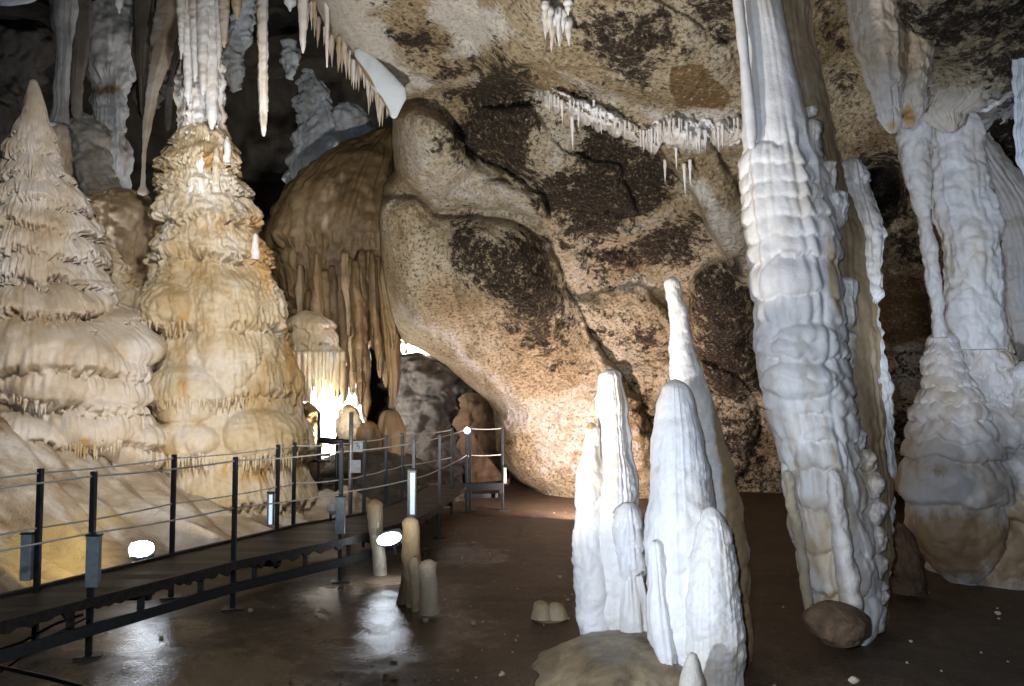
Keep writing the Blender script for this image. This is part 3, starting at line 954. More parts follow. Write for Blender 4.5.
for (pts, m, lab, k) in [([(-60, 155, 178), (0, 158, 180), (50, 152, 174), (90, 147, 160), (125, 143.5, 151), (150, 142.5, 146.5), (186, 141.5, 144), (196, 139, 147)], 'pink', 'long thin twisted drapery ending in a thread beside the brown mound', 0),
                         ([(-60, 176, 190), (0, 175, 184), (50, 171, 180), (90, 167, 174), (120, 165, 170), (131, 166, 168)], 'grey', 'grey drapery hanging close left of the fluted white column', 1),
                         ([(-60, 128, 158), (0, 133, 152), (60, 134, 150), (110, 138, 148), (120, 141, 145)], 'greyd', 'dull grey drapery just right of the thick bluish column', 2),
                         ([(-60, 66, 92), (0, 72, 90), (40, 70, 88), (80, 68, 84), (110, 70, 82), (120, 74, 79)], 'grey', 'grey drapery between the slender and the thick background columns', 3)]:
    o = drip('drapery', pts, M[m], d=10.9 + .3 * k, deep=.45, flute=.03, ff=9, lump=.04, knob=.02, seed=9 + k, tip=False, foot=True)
    tag(o, lab, 'drapery')
o = drip('flowstone_mound', [(20, 5, 60), (45, -20, 60), (120, -60, 20), (200, -80, 10), (250, -90, 10)], M['greyrock'], d=13.5, lump=.3, lf=1, knob=.1, kf=2, seed=13)
tag(o, 'dark grey rock hump behind the tiered cone at the left edge', 'rock')
o = drip('drapery', [(-60, -60, 60), (-20, -40, 52), (0, -30, 46), (6, -20, 30)], M['ice'], d=9.5, deep=.4, lump=.08, flute=.05, ff=12, tip=False, foot=True, seed=3)
tag(o, 'pale shelf of dripstone along the top left corner', 'dripstone')
# hanging cluster between column and long stalactite
o = drip('drapery', [(-60, 232, 262), (0, 236, 256), (35, 226, 248), (55, 218, 243), (72, 222, 244), (88, 229, 237), (93, 232, 235)], M['ice'], d=11.5, deep=.6, knob=.09, kf=5, flute=.06, ff=10, tip=False, foot=True, seed=31)
tag(o, 'ragged bluish white dripstone cluster hanging behind the fluted column', 'dripstone')
# bluish flow in the void
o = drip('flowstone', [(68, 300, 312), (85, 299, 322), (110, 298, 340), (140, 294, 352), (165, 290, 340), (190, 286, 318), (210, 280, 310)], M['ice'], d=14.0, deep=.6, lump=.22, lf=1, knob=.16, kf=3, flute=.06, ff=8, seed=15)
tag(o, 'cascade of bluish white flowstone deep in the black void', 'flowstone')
o = drip('flowstone', [(102, 335, 358), (118, 330, 376), (140, 336, 385), (165, 345, 392), (190, 350, 396)], M['ice'], d=13.5, deep=.6, lump=.15, lf=1.2, knob=.1, kf=4, seed=17, stain_glow=[(360, 120, 30, 14, 20, .5)])
tag(o, 'pale flowstone shelf above the ochre drapery dome', 'flowstone')
o = drip('stalactite', [(40, 284, 296), (55, 280, 299), (70, 284, 296), (80, 288, 293)], M['ice'], d=13.0, knob=.1, kf=6, foot=True, seed=18)
tag(o, 'rounded bluish stalactite knob above the white cascade in the void', 'stalactite')

# ochre drapery dome
root = empty('flowstone_drapery', P(345, 330, 12.6), 'big ochre dome of flowstone with long hanging draperies beside the rock wall', 'flowstone')
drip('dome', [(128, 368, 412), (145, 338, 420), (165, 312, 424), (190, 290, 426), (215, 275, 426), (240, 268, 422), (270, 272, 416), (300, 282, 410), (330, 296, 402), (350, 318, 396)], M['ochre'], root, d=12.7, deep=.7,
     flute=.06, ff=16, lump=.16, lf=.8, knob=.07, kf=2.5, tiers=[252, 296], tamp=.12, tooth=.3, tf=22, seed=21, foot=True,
     stain_glow=[(325, 222, 6, 16, 0, .5), (330, 190, 14, 50, 30, .35), (300, 330, 20, 20, 0, .3)])
rt = random.Random(5)
teeth = [(316, 285, 322, 366, 6, 2.5), (325, 270, 329, 385, 6, 3), (333, 265, 337, 398, 6, 3), (341, 260, 345, 402, 6, 3), (349, 260, 352, 395, 7, 3), (356, 260, 361, 405, 6, 3),
         (362, 250, 366, 418, 6, 3), (369, 250, 374, 350, 6, 2.5), (374, 250, 380, 378, 6, 3), (378, 255, 386, 388, 6, 3), (386, 255, 394, 350, 7, 3), (309, 290, 312, 345, 5, 2)]
for k in range(16):
    u = 300 + k * 5.6
    teeth.append((u, 262 + rt.uniform(-10, 10), u + 2 + (u - 300) * .04, rt.uniform(325, 378), 4.2, 1.6))
for k, (u0, v0, u1, v1, w0, w1) in enumerate(teeth):
    um = (u0 + u1) / 2 + rt.uniform(-1, 1); vm = (v0 + v1) / 2
    drip('drapery_tooth', [(v0, u0 - w0 * .5, u0 + w0 * .5), (v0 + 25, u0 - w0, u0 + w0), (vm, um - w0 * .9, um + w0 * .9), (v1 - 20, u1 - w1 * 1.3, u1 + w1 * 1.3), (v1 - 6, u1 - w1 * .7, u1 + w1 * .7), (v1, u1 - .8, u1 + .8)], M['ochre' if k % 4 else 'tan'], root,
         d=11.75 + .09 * (k % 5), flute=.03, ff=8, lump=.03, lf=3, knob=.01, seed=k * 1.9, foot=True, deep=1.3)
drip('drapery_tooth', [(280, 376, 398), (320, 382, 400), (350, 384, 398), (372, 388, 398), (395, 389.5, 395), (414, 390.5, 394)], M['ochre'], root, d=11.9, flute=.05, ff=8, seed=50, deep=1.2, foot=True)

o = drip('flowstone', [(345, 312, 340), (365, 306, 356), (400, 302, 364), (440, 300, 368), (480, 300, 372)], M['white2'], d=13.6, deep=.6, lump=.1, flute=.08, ff=12, knob=.05, seed=19)
tag(o, 'glaringly lit flowstone behind the ochre draperies near the hidden lamp', 'flowstone')
o = drip('stalagmite', [(409, 389, 394), (416, 384, 399), (430, 380, 404), (455, 379, 405), (490, 380, 405)], M['ochre'], d=11.8, flute=.05, ff=10, lump=.03, seed=22, stain_glow=[(386, 440, 5, 20, 0, .5)])
tag(o, 'rounded yellowish stalagmite directly under the longest ochre drapery', 'stalagmite')
o = drip('stalagmite', [(404, 345, 352), (412, 340, 358), (425, 337, 364), (445, 336, 368), (465, 335, 370)], M['cream'], d=12.0, lump=.05, knob=.05, seed=23)
tag(o, 'pale domed stalagmite by the glare of the hidden lamp', 'stalagmite')
o = drip('stalagmite', [(420, 366, 371), (428, 359, 377), (442, 356, 382), (470, 354, 384)], M['ochre'], d=11.7, lump=.04, knob=.03, seed=24)
tag(o, 'brown domed stalagmite between the pale and the yellowish domes', 'stalagmite')
root = empty('flowstone_cascade', P(318, 400, 11.2), 'fringed cream flowstone cascade right of the massive stalagmite', 'flowstone')
drip('cascade_body', [(310, 298, 314), (315, 291, 324), (324, 287, 334), (340, 287, 338), (352, 287, 343), (370, 292, 346), (388, 298, 342)], M['cream'], root, d=11.3, deep=.7, tiers=[328, 343, 366, 392], tamp=.18, tooth=.08, tf=20, rnd=.4, flute=.04, ff=14, knob=.04, seed=25, foot=True)
for k in range(19):
    u = 293 + k * 2.8 + random.uniform(-1, 1); v1 = 388 + 8 * math.sin(k * .4) + random.uniform(-6, 14) + (8 if k > 8 else 0)
    drip('drapery_tooth', [(350, u - 2.6, u + 2.6), (v1 - 14, u - 1.9, u + 1.9), (v1, u - .6, u + .6)], M['cream'], root, d=10.95 + .1 * (k % 2), knob=.01, seed=k, foot=True)
o = drip('flowstone_mound', [(402, 304, 312), (412, 300, 318), (440, 298, 320), (470, 296, 322)], M['ochre'], d=10.9, knob=.05, lump=.05, seed=26)
tag(o, 'ochre flowstone hump at the lower right of the massive stalagmite', 'flowstone')

# rocks beyond the walkway
o = drip('boulder', [(336, 396, 424), (346, 392, 440), (362, 390, 452), (380, 388, 462)], M['white'], d=16.0, lump=.2, knob=.12, seed=27)  # white calcite here imitates the overexposed wall behind the gap
tag(o, 'white rock lump standing in for the overexposed lit wall in the gap under the overhang', 'rock')
o = drip('boulder', [(352, 398, 436), (362, 392, 458), (385, 388, 476), (420, 386, 480), (470, 384, 484), (510, 380, 486)], M['greyrock'], d=14.6, lump=.25, lf=1, knob=.22, kf=2.2, seed=28)
tag(o, 'dark pitted grey boulder beyond the end of the walkway', 'rock')
o = drip('boulder', [(392, 462, 480), (405, 456, 494), (430, 458, 500), (460, 462, 508), (500, 462, 512)], M['brownrock'], d=13.9, lump=.2, knob=.1, kf=2.2, seed=29)
tag(o, 'orange brown rock tucked under the edge of the overhanging wall', 'rock')
o = drip('boulder', [(446, 318, 430), (456, 300, 450), (475, 290, 462), (500, 280, 470)], M['greyrock'], d=11.9, lump=.2, knob=.12, kf=2, seed=30)
tag(o, 'low dark rock ledge behind the far railing', 'rock')

# ------------------------------------------------------------- ceiling fringe
edge = [(308, 6), (318, 22), (330, 42), (345, 58), (358, 68), (372, 84), (388, 98)]
eu = [e[0] for e in edge]; ev = [e[1] for e in edge]
for k in range(80):
    u = random.uniform(306, 390); v = np.interp(u, eu, ev) - random.uniform(4, 16)
    icicle(u, v, 8.0 + random.uniform(0, 1.1), random.uniform(14, 34) + (14 if k % 9 == 0 else 0), random.choice(['cream', 'pink', 'white2']), 'slim cream stalactite in the dense fringe under the left edge of the overhanging rock', 'fringe of stalactites under the left ceiling edge')
o = drip('drapery', [(48, 352, 366), (60, 357, 378), (75, 364, 394), (88, 372, 406), (98, 380, 407), (108, 386, 402), (119, 391, 397)], M['ice'], d=7.9, deep=.3, lump=.02, seed=33, tip=True, foot=True, stain_glow=[(366, 74, 2.2, 22, -33, 1.0), (384, 104, 2.6, 16, -30, 1.0)])
tag(o, 'smooth pale wedge of drapery with a brown stripe below the ceiling edge', 'drapery')

crust = [(572, 128, 24), (601, 120, 17), (562, 112, 14), (579, 118, 12), (594, 112, 10), (665, 172, 14), (684, 176, 22), (690, 172, 16), (676, 160, 12)]
for k, (u, v, l) in enumerate(crust):
    d_ = WD(u, v - 14) - .03
    icicle(u, v - 12, d_, l + 10, 'white', 'small white icicle stalactite under the crusted ledge of the rock wall', 'icicles under the white crusted ledge')
for k in range(46):
    u = 640 + 102 * random.random(); v = 124 + 6 * math.sin(u * .1)
    icicle(u, v, WD(u, v) - random.uniform(.02, .25), random.uniform(12, 27), 'white2', 'short frosty stalactite in the white crust left of the tall white column', 'frosty stalactites left of the tall column')
for k in range(26):
    u = random.uniform(545, 640); v = np.interp(u, [545, 600, 640], [92, 108, 128])
    icicle(u, v, WD(u, v) - random.uniform(.0, .12), random.uniform(8, 20), 'white2', 'tiny frosty stalactite along the diagonal white crust of the rock wall', 'frosty stalactites along the diagonal crust')
for k in range(12):
    u = random.uniform(545, 570); v = random.uniform(0, 26)
    icicle(u, v, WD(u, v) - .04, random.uniform(16, 34), 'white2', 'frosty stalactite in the pale cluster at the top of the rock wall', 'frosty cluster at the top of the rock wall', 7)
# the crust itself: knobbly ledge bodies
def crust_band(pts, hw, mat, label, seed, th=.10):
    """knobbly crust grown onto the rock wall along a line of (u, v)"""
    pts = resample(pts, 90); n = 26
    V = []
    for i, (u, v) in enumerate(pts):
        t = i / 89
        h = hw * (.55 + .5 * abs(math.sin(i * .23 + seed)) ) * min(1, 6 * t, 6 * (1 - t)) + 1
        for j in range(n):
            b = j / (n - 1) * 2 - 1
            q = (1 - b * b) ** .5
            vv = v + b * h
            x, y, z = P(u, vv, WD(u, vv) + .03 - th * q)
            V.append((x, y, z))
    V = np.array(V)
    k = billow(V[:, 0] * 6 + seed, V[:, 1] * 6, V[:, 2] * 6, 3) * .16 + np.abs(perlin(V[:, 0] * 22, V[:, 1] * 5, V[:, 2] * 3)) * .07
    b = np.tile(np.linspace(-1, 1, n), 90)
    V[:, 1] -= k * (1 - b ** 2)
    V[:, 2] -= .09 * np.abs(perlin(V[:, 0] * 13 + 3, V[:, 1] * 3, V[:, 2] * 1)) * np.clip(b, 0, 1)
    front = V.reshape(90, n, 3)
    backs = front.copy(); backs[..., 1] += .18
    G = np.concatenate([front, backs[:, ::-1]], 1)
    me = raw_mesh('dripstone_crust', G.reshape(-1, 3), grid_faces(90, 2 * n, True)[:, ::-1], True, {'stain_glow': np.zeros(G.shape[0] * G.shape[1])})
    o = link('dripstone_crust', me, M[mat])
    return tag(o, label, 'dripstone')


crust_band([(636, 138), (660, 132), (700, 130), (744, 134)], 12, 'white2', 'frosty white crust band on the rock wall left of the tall leaning column', 1)
crust_band([(536, 90), (560, 98), (590, 110), (620, 122), (642, 134)], 8, 'white2', 'narrow diagonal white crust line crossing the rock wall above the largest black patch', 2, .06)
crust_band([(556, -20), (554, 0), (553, 20), (556, 44)], 6, 'white2', 'upright frosty crust at the top of the rock wall', 3, .05)
crust_band([(900, 62), (918, 92), (950, 112), (985, 112), (1010, 104), (1040, 92)], 12, 'white2', 'white crust rim along the dark mottled rock at the upper right', 4, .14)

# ------------------------------------------------------------- front white stalagmites
root = empty('stalagmite', P(612, 630, 5.2), 'white stalagmite group with one tall and one low spire, standing on the pale mound', 'stalagmite')
drip('spire', [(369, 605, 616), (376, 602, 619), (390, 600, 622), (410, 598, 626), (440, 597, 630), (470, 596, 633), (500, 592, 636), (530, 590, 638), (560, 592, 641), (600, 594, 644), (636, 598, 644), (656, 600, 644)], M['white'], root, d=5.25,
     lump=.03, lf=3, flute=.012, ff=16, knob=.012, kf=9, seed=51, stain_glow=[(600, 500, 8, 10, 0, .3), (611, 372, 10, 8, 0, .35)])
drip('spire', [(422, 587, 595), (430, 584, 599), (445, 581, 602), (470, 578, 604), (510, 576, 606), (540, 573, 606), (570, 573, 610), (600, 577, 610), (640, 579, 610)], M['white'], root, d=5.2, lump=.03, lf=3, knob=.02, kf=7, seed=52, stain_glow=[(591, 425, 9, 7, 0, .8), (584, 500, 5, 9, 0, .4)])
drip('spire', [(502, 622, 634), (514, 617, 639), (530, 615, 643), (560, 615, 646), (600, 618, 648), (656, 624, 650)], M['white'], root, d=5.08, lump=.025, lf=3, flute=.02, ff=12, tiers=[520, 545, 570], tamp=.03, seed=53, stain_glow=[(630, 512, 9, 7, 0, .35)])

root = empty('stalagmite', P(690, 680, 4.55), 'largest white stalagmite group, with broad fluted spires, in the foreground', 'stalagmite')
drip('spire', [(379, 668, 682), (386, 663, 689), (400, 659, 695), (430, 655, 703), (470, 651, 709), (510, 649, 714), (560, 646, 718), (600, 648, 722), (640, 652, 726), (670, 668, 728), (700, 678, 728)], M['white'], root, d=4.65,
     lump=.025, lf=3, flute=.006, ff=22, knob=.014, kf=7, prof_v=[(380, .4), (480, .7), (560, 1.2), (700, 1.3)], seed=54, stain_glow=[(657, 470, 6, 10, 0, .5), (652, 505, 5, 14, 0, .4)])
drip('spire', [(506, 706, 716), (514, 701, 722), (530, 696, 729), (560, 690, 736), (600, 688, 741), (640, 688, 743), (680, 690, 742), (710, 692, 742)], M['white'], root, d=4.42,
     lump=.02, lf=3, flute=.006, ff=20, knob=.016, kf=8, seed=55)
drip('spire', [(540, 650, 660), (570, 646, 668), (620, 650, 672), (655, 656, 676), (675, 664, 678)], M['white'], root, d=4.5, lump=.03, lf=3, flute=.015, ff=9, seed=56, foot=True)
o = drip('stalagmite', [(276, 667, 677), (281, 664, 680), (292, 665, 682), (303, 668, 685), (312, 668, 689), (330, 670, 690), (345, 669, 694), (360, 671, 697), (375, 670, 703), (400, 673, 712), (430, 680, 722), (470, 690, 733), (520, 698, 744), (580, 700, 749), (640, 702, 750), (690, 704, 750)], M['white'], d=5.0,
         lump=.012, lf=4, knob=.012, kf=7, tiers=[291, 302, 311, 322, 333, 344, 354, 364, 378, 410, 440, 480, 520, 560, 600], tamp=.014, twarp=.012, rnd=1, seed=57, stain_glow=[(738, 560, 14, 200, -3, 1.1), (722, 440, 8, 70, -10, .9), (742, 640, 12, 80, 0, 1)])
tag(o, 'tall thin ringed white stalagmite with ochre flank, behind the largest white group', 'stalagmite')
o = drip('stalagmite', [(652, 690, 695), (662, 686, 699), (680, 681, 704), (700, 678, 708)], M['cream'], d=4.12, lump=.01, seed=58)
tag(o, 'small smooth cone at the very front foot of the largest white group', 'stalagmite')


def mound():
    a, b = np.meshgrid(np.linspace(0, 2 * np.pi, 160), np.linspace(0, 1, 60))
    cx, cy = .74, 4.78
    R = b * (1 + .10 * np.sin(a * 2 + 1) + .05 * np.sin(a * 5) + .14 * perlin(np.cos(a) * 3, np.sin(a) * 3, 1.5))
    X = cx + .70 * R * np.cos(a); Y = cy + .92 * R * np.sin(a)
    Z = -.035 + .17 * (1 - sstep(.35, 1, b)) + .03 * (1 - b) + .03 * fbm(X * 4, Y * 4, 1, 5) * (1.1 - b)
    me = raw_mesh('flowstone_mound', np.stack([X - cx, Y - cy, Z], -1).reshape(-1, 3), grid_faces(60, 160), True, {'stain_glow': np.zeros(X.size)})
    o = link('flowstone_mound', me, M['mound']); o.location = (cx, cy, 0)
    tag(o, 'low tan flowstone mound under the white stalagmites in the foreground', 'flowstone')


M['mound'] = calcite('mound_flowstone', (.40, .32, .20), (.28, .21, .12), (.12, .085, .05), lo=.36, hi=.6, scale=4.5, rough=.38, bs=.5, zs=1)
mound()
root = empty('stalagmite', P(548, 618, 5.8), 'tiny yellowish double nub on the floor left of the white stalagmites', 'stalagmite')
drip('nub', [(600, 536, 544), (603, 534, 548), (610, 533, 550), (618, 531, 553)], M['cream'], root, d=5.8, deep=.9, knob=.006, kf=9, seed=59)
drip('nub', [(602, 549, 560), (605, 547, 564), (611, 546, 566), (618, 545, 568)], M['cream'], root, d=5.82, deep=.9, knob=.006, kf=9, seed=60)
drip('base', [(616, 537, 560), (619, 531, 567), (623, 526, 571)], M['mound'], root, d=5.8, deep=.7, lump=.01, seed=61)

# ------------------------------------------------------------- small floor stalagmites by the walkway
fd = lambda v: EYE * F / (v - 387)
o = drip('stalagmite', [(499, 369, 380), (504, 367, 382), (520, 367, 382), (540, 369, 383), (560, 372, 386), (575, 373, 387)], M['cream'], d=fd(571), lump=.02, lf=3, seed=61, stain_glow=[(374, 503, 9, 10, 0, .5)])
tag(o, 'leaning tan stalagmite post left of the glaring floor lamp', 'stalagmite')
root = empty('stalagmite', P(411, 605, fd(600)), 'tall cream stalagmite post, right of the glaring floor lamp', 'stalagmite')
drip('spire', [(516, 406, 415), (522, 403, 419), (540, 402, 419), (560, 403, 420), (580, 405, 421), (606, 406, 422)], M['cream'], root, d=fd(601), lump=.015, lf=4, knob=.01, seed=62)
drip('spire', [(556, 411, 418), (566, 408, 421), (590, 409, 421), (611, 411, 420)], M['cream'], root, d=fd(603) - .05, lump=.012, lf=4, knob=.012, seed=63)
drip('spire', [(572, 402, 408), (590, 399, 410), (603, 396, 412)], M['ochre'], root, d=fd(598), knob=.012, seed=64)
o = drip('stalagmite', [(559, 424, 433), (564, 420, 436), (580, 420, 437), (600, 420, 439), (613, 419, 439)], M['cream'], d=fd(612), lump=.01, lf=4, knob=.008, seed=65)
tag(o, 'short squat cream stalagmite at the right foot of the tall post', 'stalagmite')

# ------------------------------------------------------------- tall column, right of centre
root = empty('dripstone_column', P(842, 630, 5.35), 'tall leaning white column running from the roof to the floor right of centre', 'column')
KD = 5.35
drip('column_body', [(-80, 722, 772), (0, 734, 781), (50, 742, 791), (100, 743, 802), (140, 743, 812), (170, 741, 823), (200, 741, 830), (250, 746, 837), (300, 753, 842), (350, 760, 846), (385, 763, 848), (410, 767, 850), (450, 779, 856),
                     (490, 786, 864), (530, 796, 868), (560, 801, 872), (600, 807, 880), (625, 812, 876), (640, 822, 866)], M['columnwhite'], root, d=KD, deep=.85,
     lump=.045, lf=2.2, flute=.022, ff=6, knob=.012, kf=5, rnd=.7, tmod=.7, prof_v=[(-50, .12), (120, .2), (165, 1), (260, .8), (285, .45), (310, .8), (640, .8)], tiers=[150, 170, 188, 203, 222, 242, 262, 300, 324, 341, 358, 378, 395, 412, 440, 466, 505, 548, 590], tamp=.05, twarp=.035, tooth=.008, seed=71,
     bulge=[(806, 345, 32, 22, 0, .07), (800, 380, 34, 20, 0, .07), (790, 290, 30, 40, 0, .04), (820, 470, 26, 44, 0, .05), (850, 560, 20, 50, 0, .05)],
     stain_glow=[(834, 275, 7, 60, -6, .8), (798, 600, 10, 60, -10, .6), (838, 470, 5, 90, -14, .6), (800, 420, 30, 5, 0, .35), (840, 604, 30, 20, 0, .9), (830, 540, 60, 90, 0, .52), (810, 450, 50, 60, 0, .40), (775, 500, 14, 120, -10, .6), (810, 520, 6, 60, -8, .5)])
drip('column_flank', [(-80, 756, 800), (0, 768, 809), (60, 778, 816), (120, 790, 828), (180, 802, 844), (240, 806, 862), (300, 812, 870), (360, 818, 876), (420, 828, 884), (480, 836, 888), (560, 846, 888), (600, 850, 886), (630, 852, 880)], M['tan'], root, d=KD + .22, deep=.8,
     lump=.04, lf=2.5, flute=.015, ff=9, knob=.02, seed=72, stain_glow=None)
drip('column_flank', [(158, 842, 862), (166, 834, 869), (185, 838, 871), (205, 844, 876), (232, 850, 882), (260, 853, 880), (330, 857, 880), (380, 860, 886), (410, 866, 892), (450, 874, 896), (500, 873, 895), (560, 870, 888), (600, 866, 884)], M['white2'], root, d=KD + .22, deep=.7,
     lump=.04, lf=3, flute=.02, ff=9, knob=.035, kf=6, tiers=[180, 238, 300, 398], tamp=.03, tooth=.03, seed=73)
drip('column_stalactite', [(-80, 724, 738), (0, 733, 743), (60, 739, 750), (110, 744, 755), (135, 746, 757), (150, 748, 755)], M['white'], root, d=KD - .18, lump=.01, lf=4, seed=74, tip=False, foot=True)
for k, (v0, v1, uL, uR) in enumerate([(100, 132, 790, 800), (132, 175, 786, 808), (106, 118, 806, 816), (119, 172, 803, 820), (160, 202, 816, 834), (190, 232, 818, 846), (245, 325, 820, 834), (276, 330, 836, 856), (330, 372, 838, 854), (384, 412, 838, 852), (410, 432, 844, 858), (428, 452, 850, 866)]):
    drip('column_nodule', [(v0, uL + 3, uR - 3), (v0 + 5, uL, uR), ((v0 + v1) / 2, uL, uR - 1), (v1 - 4, uL + 1.5, uR - 2), (v1, uL + 3, uR - 3)], M['white'], root, d=KD - .02 + (.08 if k in (8, 9) else 0), deep=1.2, knob=.025, kf=8, flute=.015, seed=80 + k, foot=True)
for k, (v0, v1, uL, uR) in enumerate([(448, 474, 856, 876), (470, 500, 858, 882), (496, 528, 862, 884), (524, 556, 864, 885), (552, 584, 866, 886), (580, 606, 868, 886), (602, 634, 866, 884)]):
    drip('column_nodule', [(v0, uL + 4, uR - 4), (v0 + 7, uL, uR), ((v0 + v1) / 2, uL, uR), (v1, uL + 4, uR - 4)], M['pink'], root, d=KD - .02, deep=1.1, knob=.03, kf=7, lump=.02, seed=95 + k, foot=True)
for k, (rows_, m) in enumerate([([(470, 783, 793), (500, 786, 797), (560, 797, 808), (600, 803, 812), (620, 806, 812)], 'cream'), ([(468, 825, 840), (500, 828, 844), (560, 836, 854), (600, 842, 860), (618, 848, 858)], 'pink')]):
    drip('column_flank', rows_, M[m], root, d=KD - .3 + .12 * (1 - k), knob=.02, lump=.02, lf=4, seed=110 + k, foot=True)
o = drip('boulder', [(600, 815, 845), (606, 804, 858), (618, 799, 866), (632, 803, 866), (642, 814, 858), (648, 820, 850)], M['tanrock'] if 'tanrock' in M else M['brownrock'], d=4.98, deep=.9, lump=.05, lf=3, knob=.02, seed=112, foot=True)
tag(o, 'rounded brown stone at the foot of the tall leaning column', 'rock')

# ------------------------------------------------------------- right rear columns
root = empty('dripstone_column', P(950, 560, 7.0), 'broad tiered white stalagmite column at the right edge joined by two stalactites', 'column')
drip('column_body', [(330, 934, 948), (342, 930, 955), (356, 923, 964), (375, 921, 970), (395, 917, 978), (420, 912, 986), (445, 906, 995), (470, 903, 1002), (500, 905, 1004), (530, 911, 1002), (550, 922, 998), (568, 936, 990), (582, 952, 980)], M['ringed'], root, d=6.9, deep=.9,
     lump=.05, lf=2, knob=.018, kf=5, tiers=[344, 353, 363, 374, 388, 402, 420, 440, 458, 502], tamp=.085, twarp=.03, rnd=.8, tmod=.15, seed=121, stain_glow=[(950, 545, 90, 42, 0, .95), (960, 345, 20, 10, 0, .4), (940, 420, 40, 8, 0, .42), (940, 470, 50, 10, 0, .45)])
drip('column_body', [(325, 955, 1000), (345, 950, 1006), (375, 952, 1016), (400, 950, 1018), (430, 945, 1036), (460, 938, 1060), (500, 930, 1080), (540, 935, 1085), (580, 940, 1080)], M['ringed'], root, d=7.2, deep=.9,
     lump=.07, lf=1.8, knob=.05, kf=4, tiers=[352, 372, 396, 402, 445, 476, 515], tamp=.10, tooth=.02, rnd=.7, seed=122, stain_glow=[(1000, 540, 110, 60, 0, .9), (990, 450, 40, 12, 0, .4)])
drip('column_stalactite', [(105, 888, 932), (125, 894, 930), (150, 899, 928), (180, 907, 929), (210, 914, 931), (250, 922, 937), (300, 930, 943), (338, 933, 946)], M['white'], root, d=6.8, lump=.02, lf=3, knob=.02, kf=7, seed=123)
drip('column_stalactite', [(100, 918, 972), (130, 926, 976), (165, 929, 984), (200, 932, 992), (240, 940, 998), (290, 948, 1002), (325, 952, 1003), (350, 956, 1004)], M['white'], root, d=7.0, deep=.8, lump=.07, lf=2, flute=.015, ff=7, knob=.035, kf=5, seed=124, stain_glow=[(952, 270, 5, 40, 0, .5)])
root = empty('stalactite', P(895, 60, 5.8), 'pair of fat fused pale stalactites hanging at the upper right', 'stalactite')
drip('stalactite_body', [(-60, 832, 900), (0, 850, 903), (50, 861, 903), (80, 870, 902), (105, 880, 900), (122, 886, 898), (134, 890, 896)], M['pink'], root, d=5.8, lump=.04, lf=2.5, knob=.02, kf=6, flute=.02, tiers=8, tamp=.02, seed=131, foot=True, stain_glow=[(892, 125, 10, 12, 0, .6)])
drip('stalactite_body', [(-60, 880, 935), (0, 888, 934), (40, 898, 934), (80, 900, 930), (100, 900, 925), (118, 901, 919), (129, 905, 913)], M['pink'], root, d=5.8, lump=.03, lf=3, knob=.02, kf=7, tiers=7, tamp=.02, seed=132, foot=True, stain_glow=[(908, 115, 12, 16, 0, .7)])
o = drip('drapery', [(80, 916, 990), (96, 914, 1000), (106, 916, 985), (114, 920, 968), (124, 932, 964), (133, 944, 960)], M['pink'], d=6.5, deep=.35, knob=.03, kf=9, flute=.02, ff=24, lump=.02, seed=133, foot=True)
tag(o, 'ragged tan drapery fringe between the fat stalactites and the thick white column', 'drapery')
o = drip('stalactite', [(-120, 1000, 1070), (0, 1014, 1058), (60, 1018, 1050), (100, 1017, 1045), (140, 1018, 1040), (165, 1022, 1036), (180, 1027, 1031)], M['ice'], d=6.0, lump=.02, flute=.02, knob=.02, seed=134, foot=True)
tag(o, 'bluish white stalactite cut by the right edge of the photo', 'stalactite')
o = drip('flowstone', [(118, 955, 968), (140, 960, 990), (175, 972, 1020), (200, 985, 1040), (240, 996, 1060), (280, 1000, 1070), (330, 1010, 1080), (420, 1016, 1095), (500, 1014, 1110), (565, 1010, 1120)], M['white2'], d=7.9, deep=.5, lump=.1, lf=1.6, flute=.05, ff=8, knob=.04, seed=135, stain_glow=[(1000, 280, 12, 60, 0, .6)])
tag(o, 'pale slanting flowstone behind the thick white stalactite at the right', 'flowstone')
o = drip('flowstone', [(275, 992, 1010), (300, 990, 1020), (350, 996, 1040), (420, 1004, 1060), (540, 1000, 1070)], M['cream'], d=8.6, lump=.08, knob=.08, kf=6, tiers=7, tamp=.06, seed=136, stain_glow=[(1004, 320, 20, 50, 0, .6)])
tag(o, 'ochre knobbly flowstone low behind the right edge column', 'flowstone')
o = drip('stalagmite', [(360, 1014, 1040), (400, 1014, 1060), (480, 1012, 1070)], M['white2'], d=6.9, knob=.04, tiers=6, tamp=.05, seed=137)
tag(o, 'white stalagmite half out of frame at the right edge', 'stalagmite')
o = drip('stalagmite', [(522, 894, 906), (532, 891, 911), (550, 890, 916), (575, 893, 923), (592, 896, 924)], M['stump'] if 'stump' in M else M['brownrock'], d=6.35, knob=.04, lump=.03, kf=6, flute=.02, seed=138)
tag(o, 'dull reddish brown stump between the two right hand columns', 'stalagmite')
o = drip('stone', [(676, 846, 860), (680, 843, 864), (684, 844, 864)], M['cream'], d=4.45, deep=.6, knob=.01, seed=139, foot=True)
tag(o, 'flat pale stone on the floor at the bottom right', 'stone')

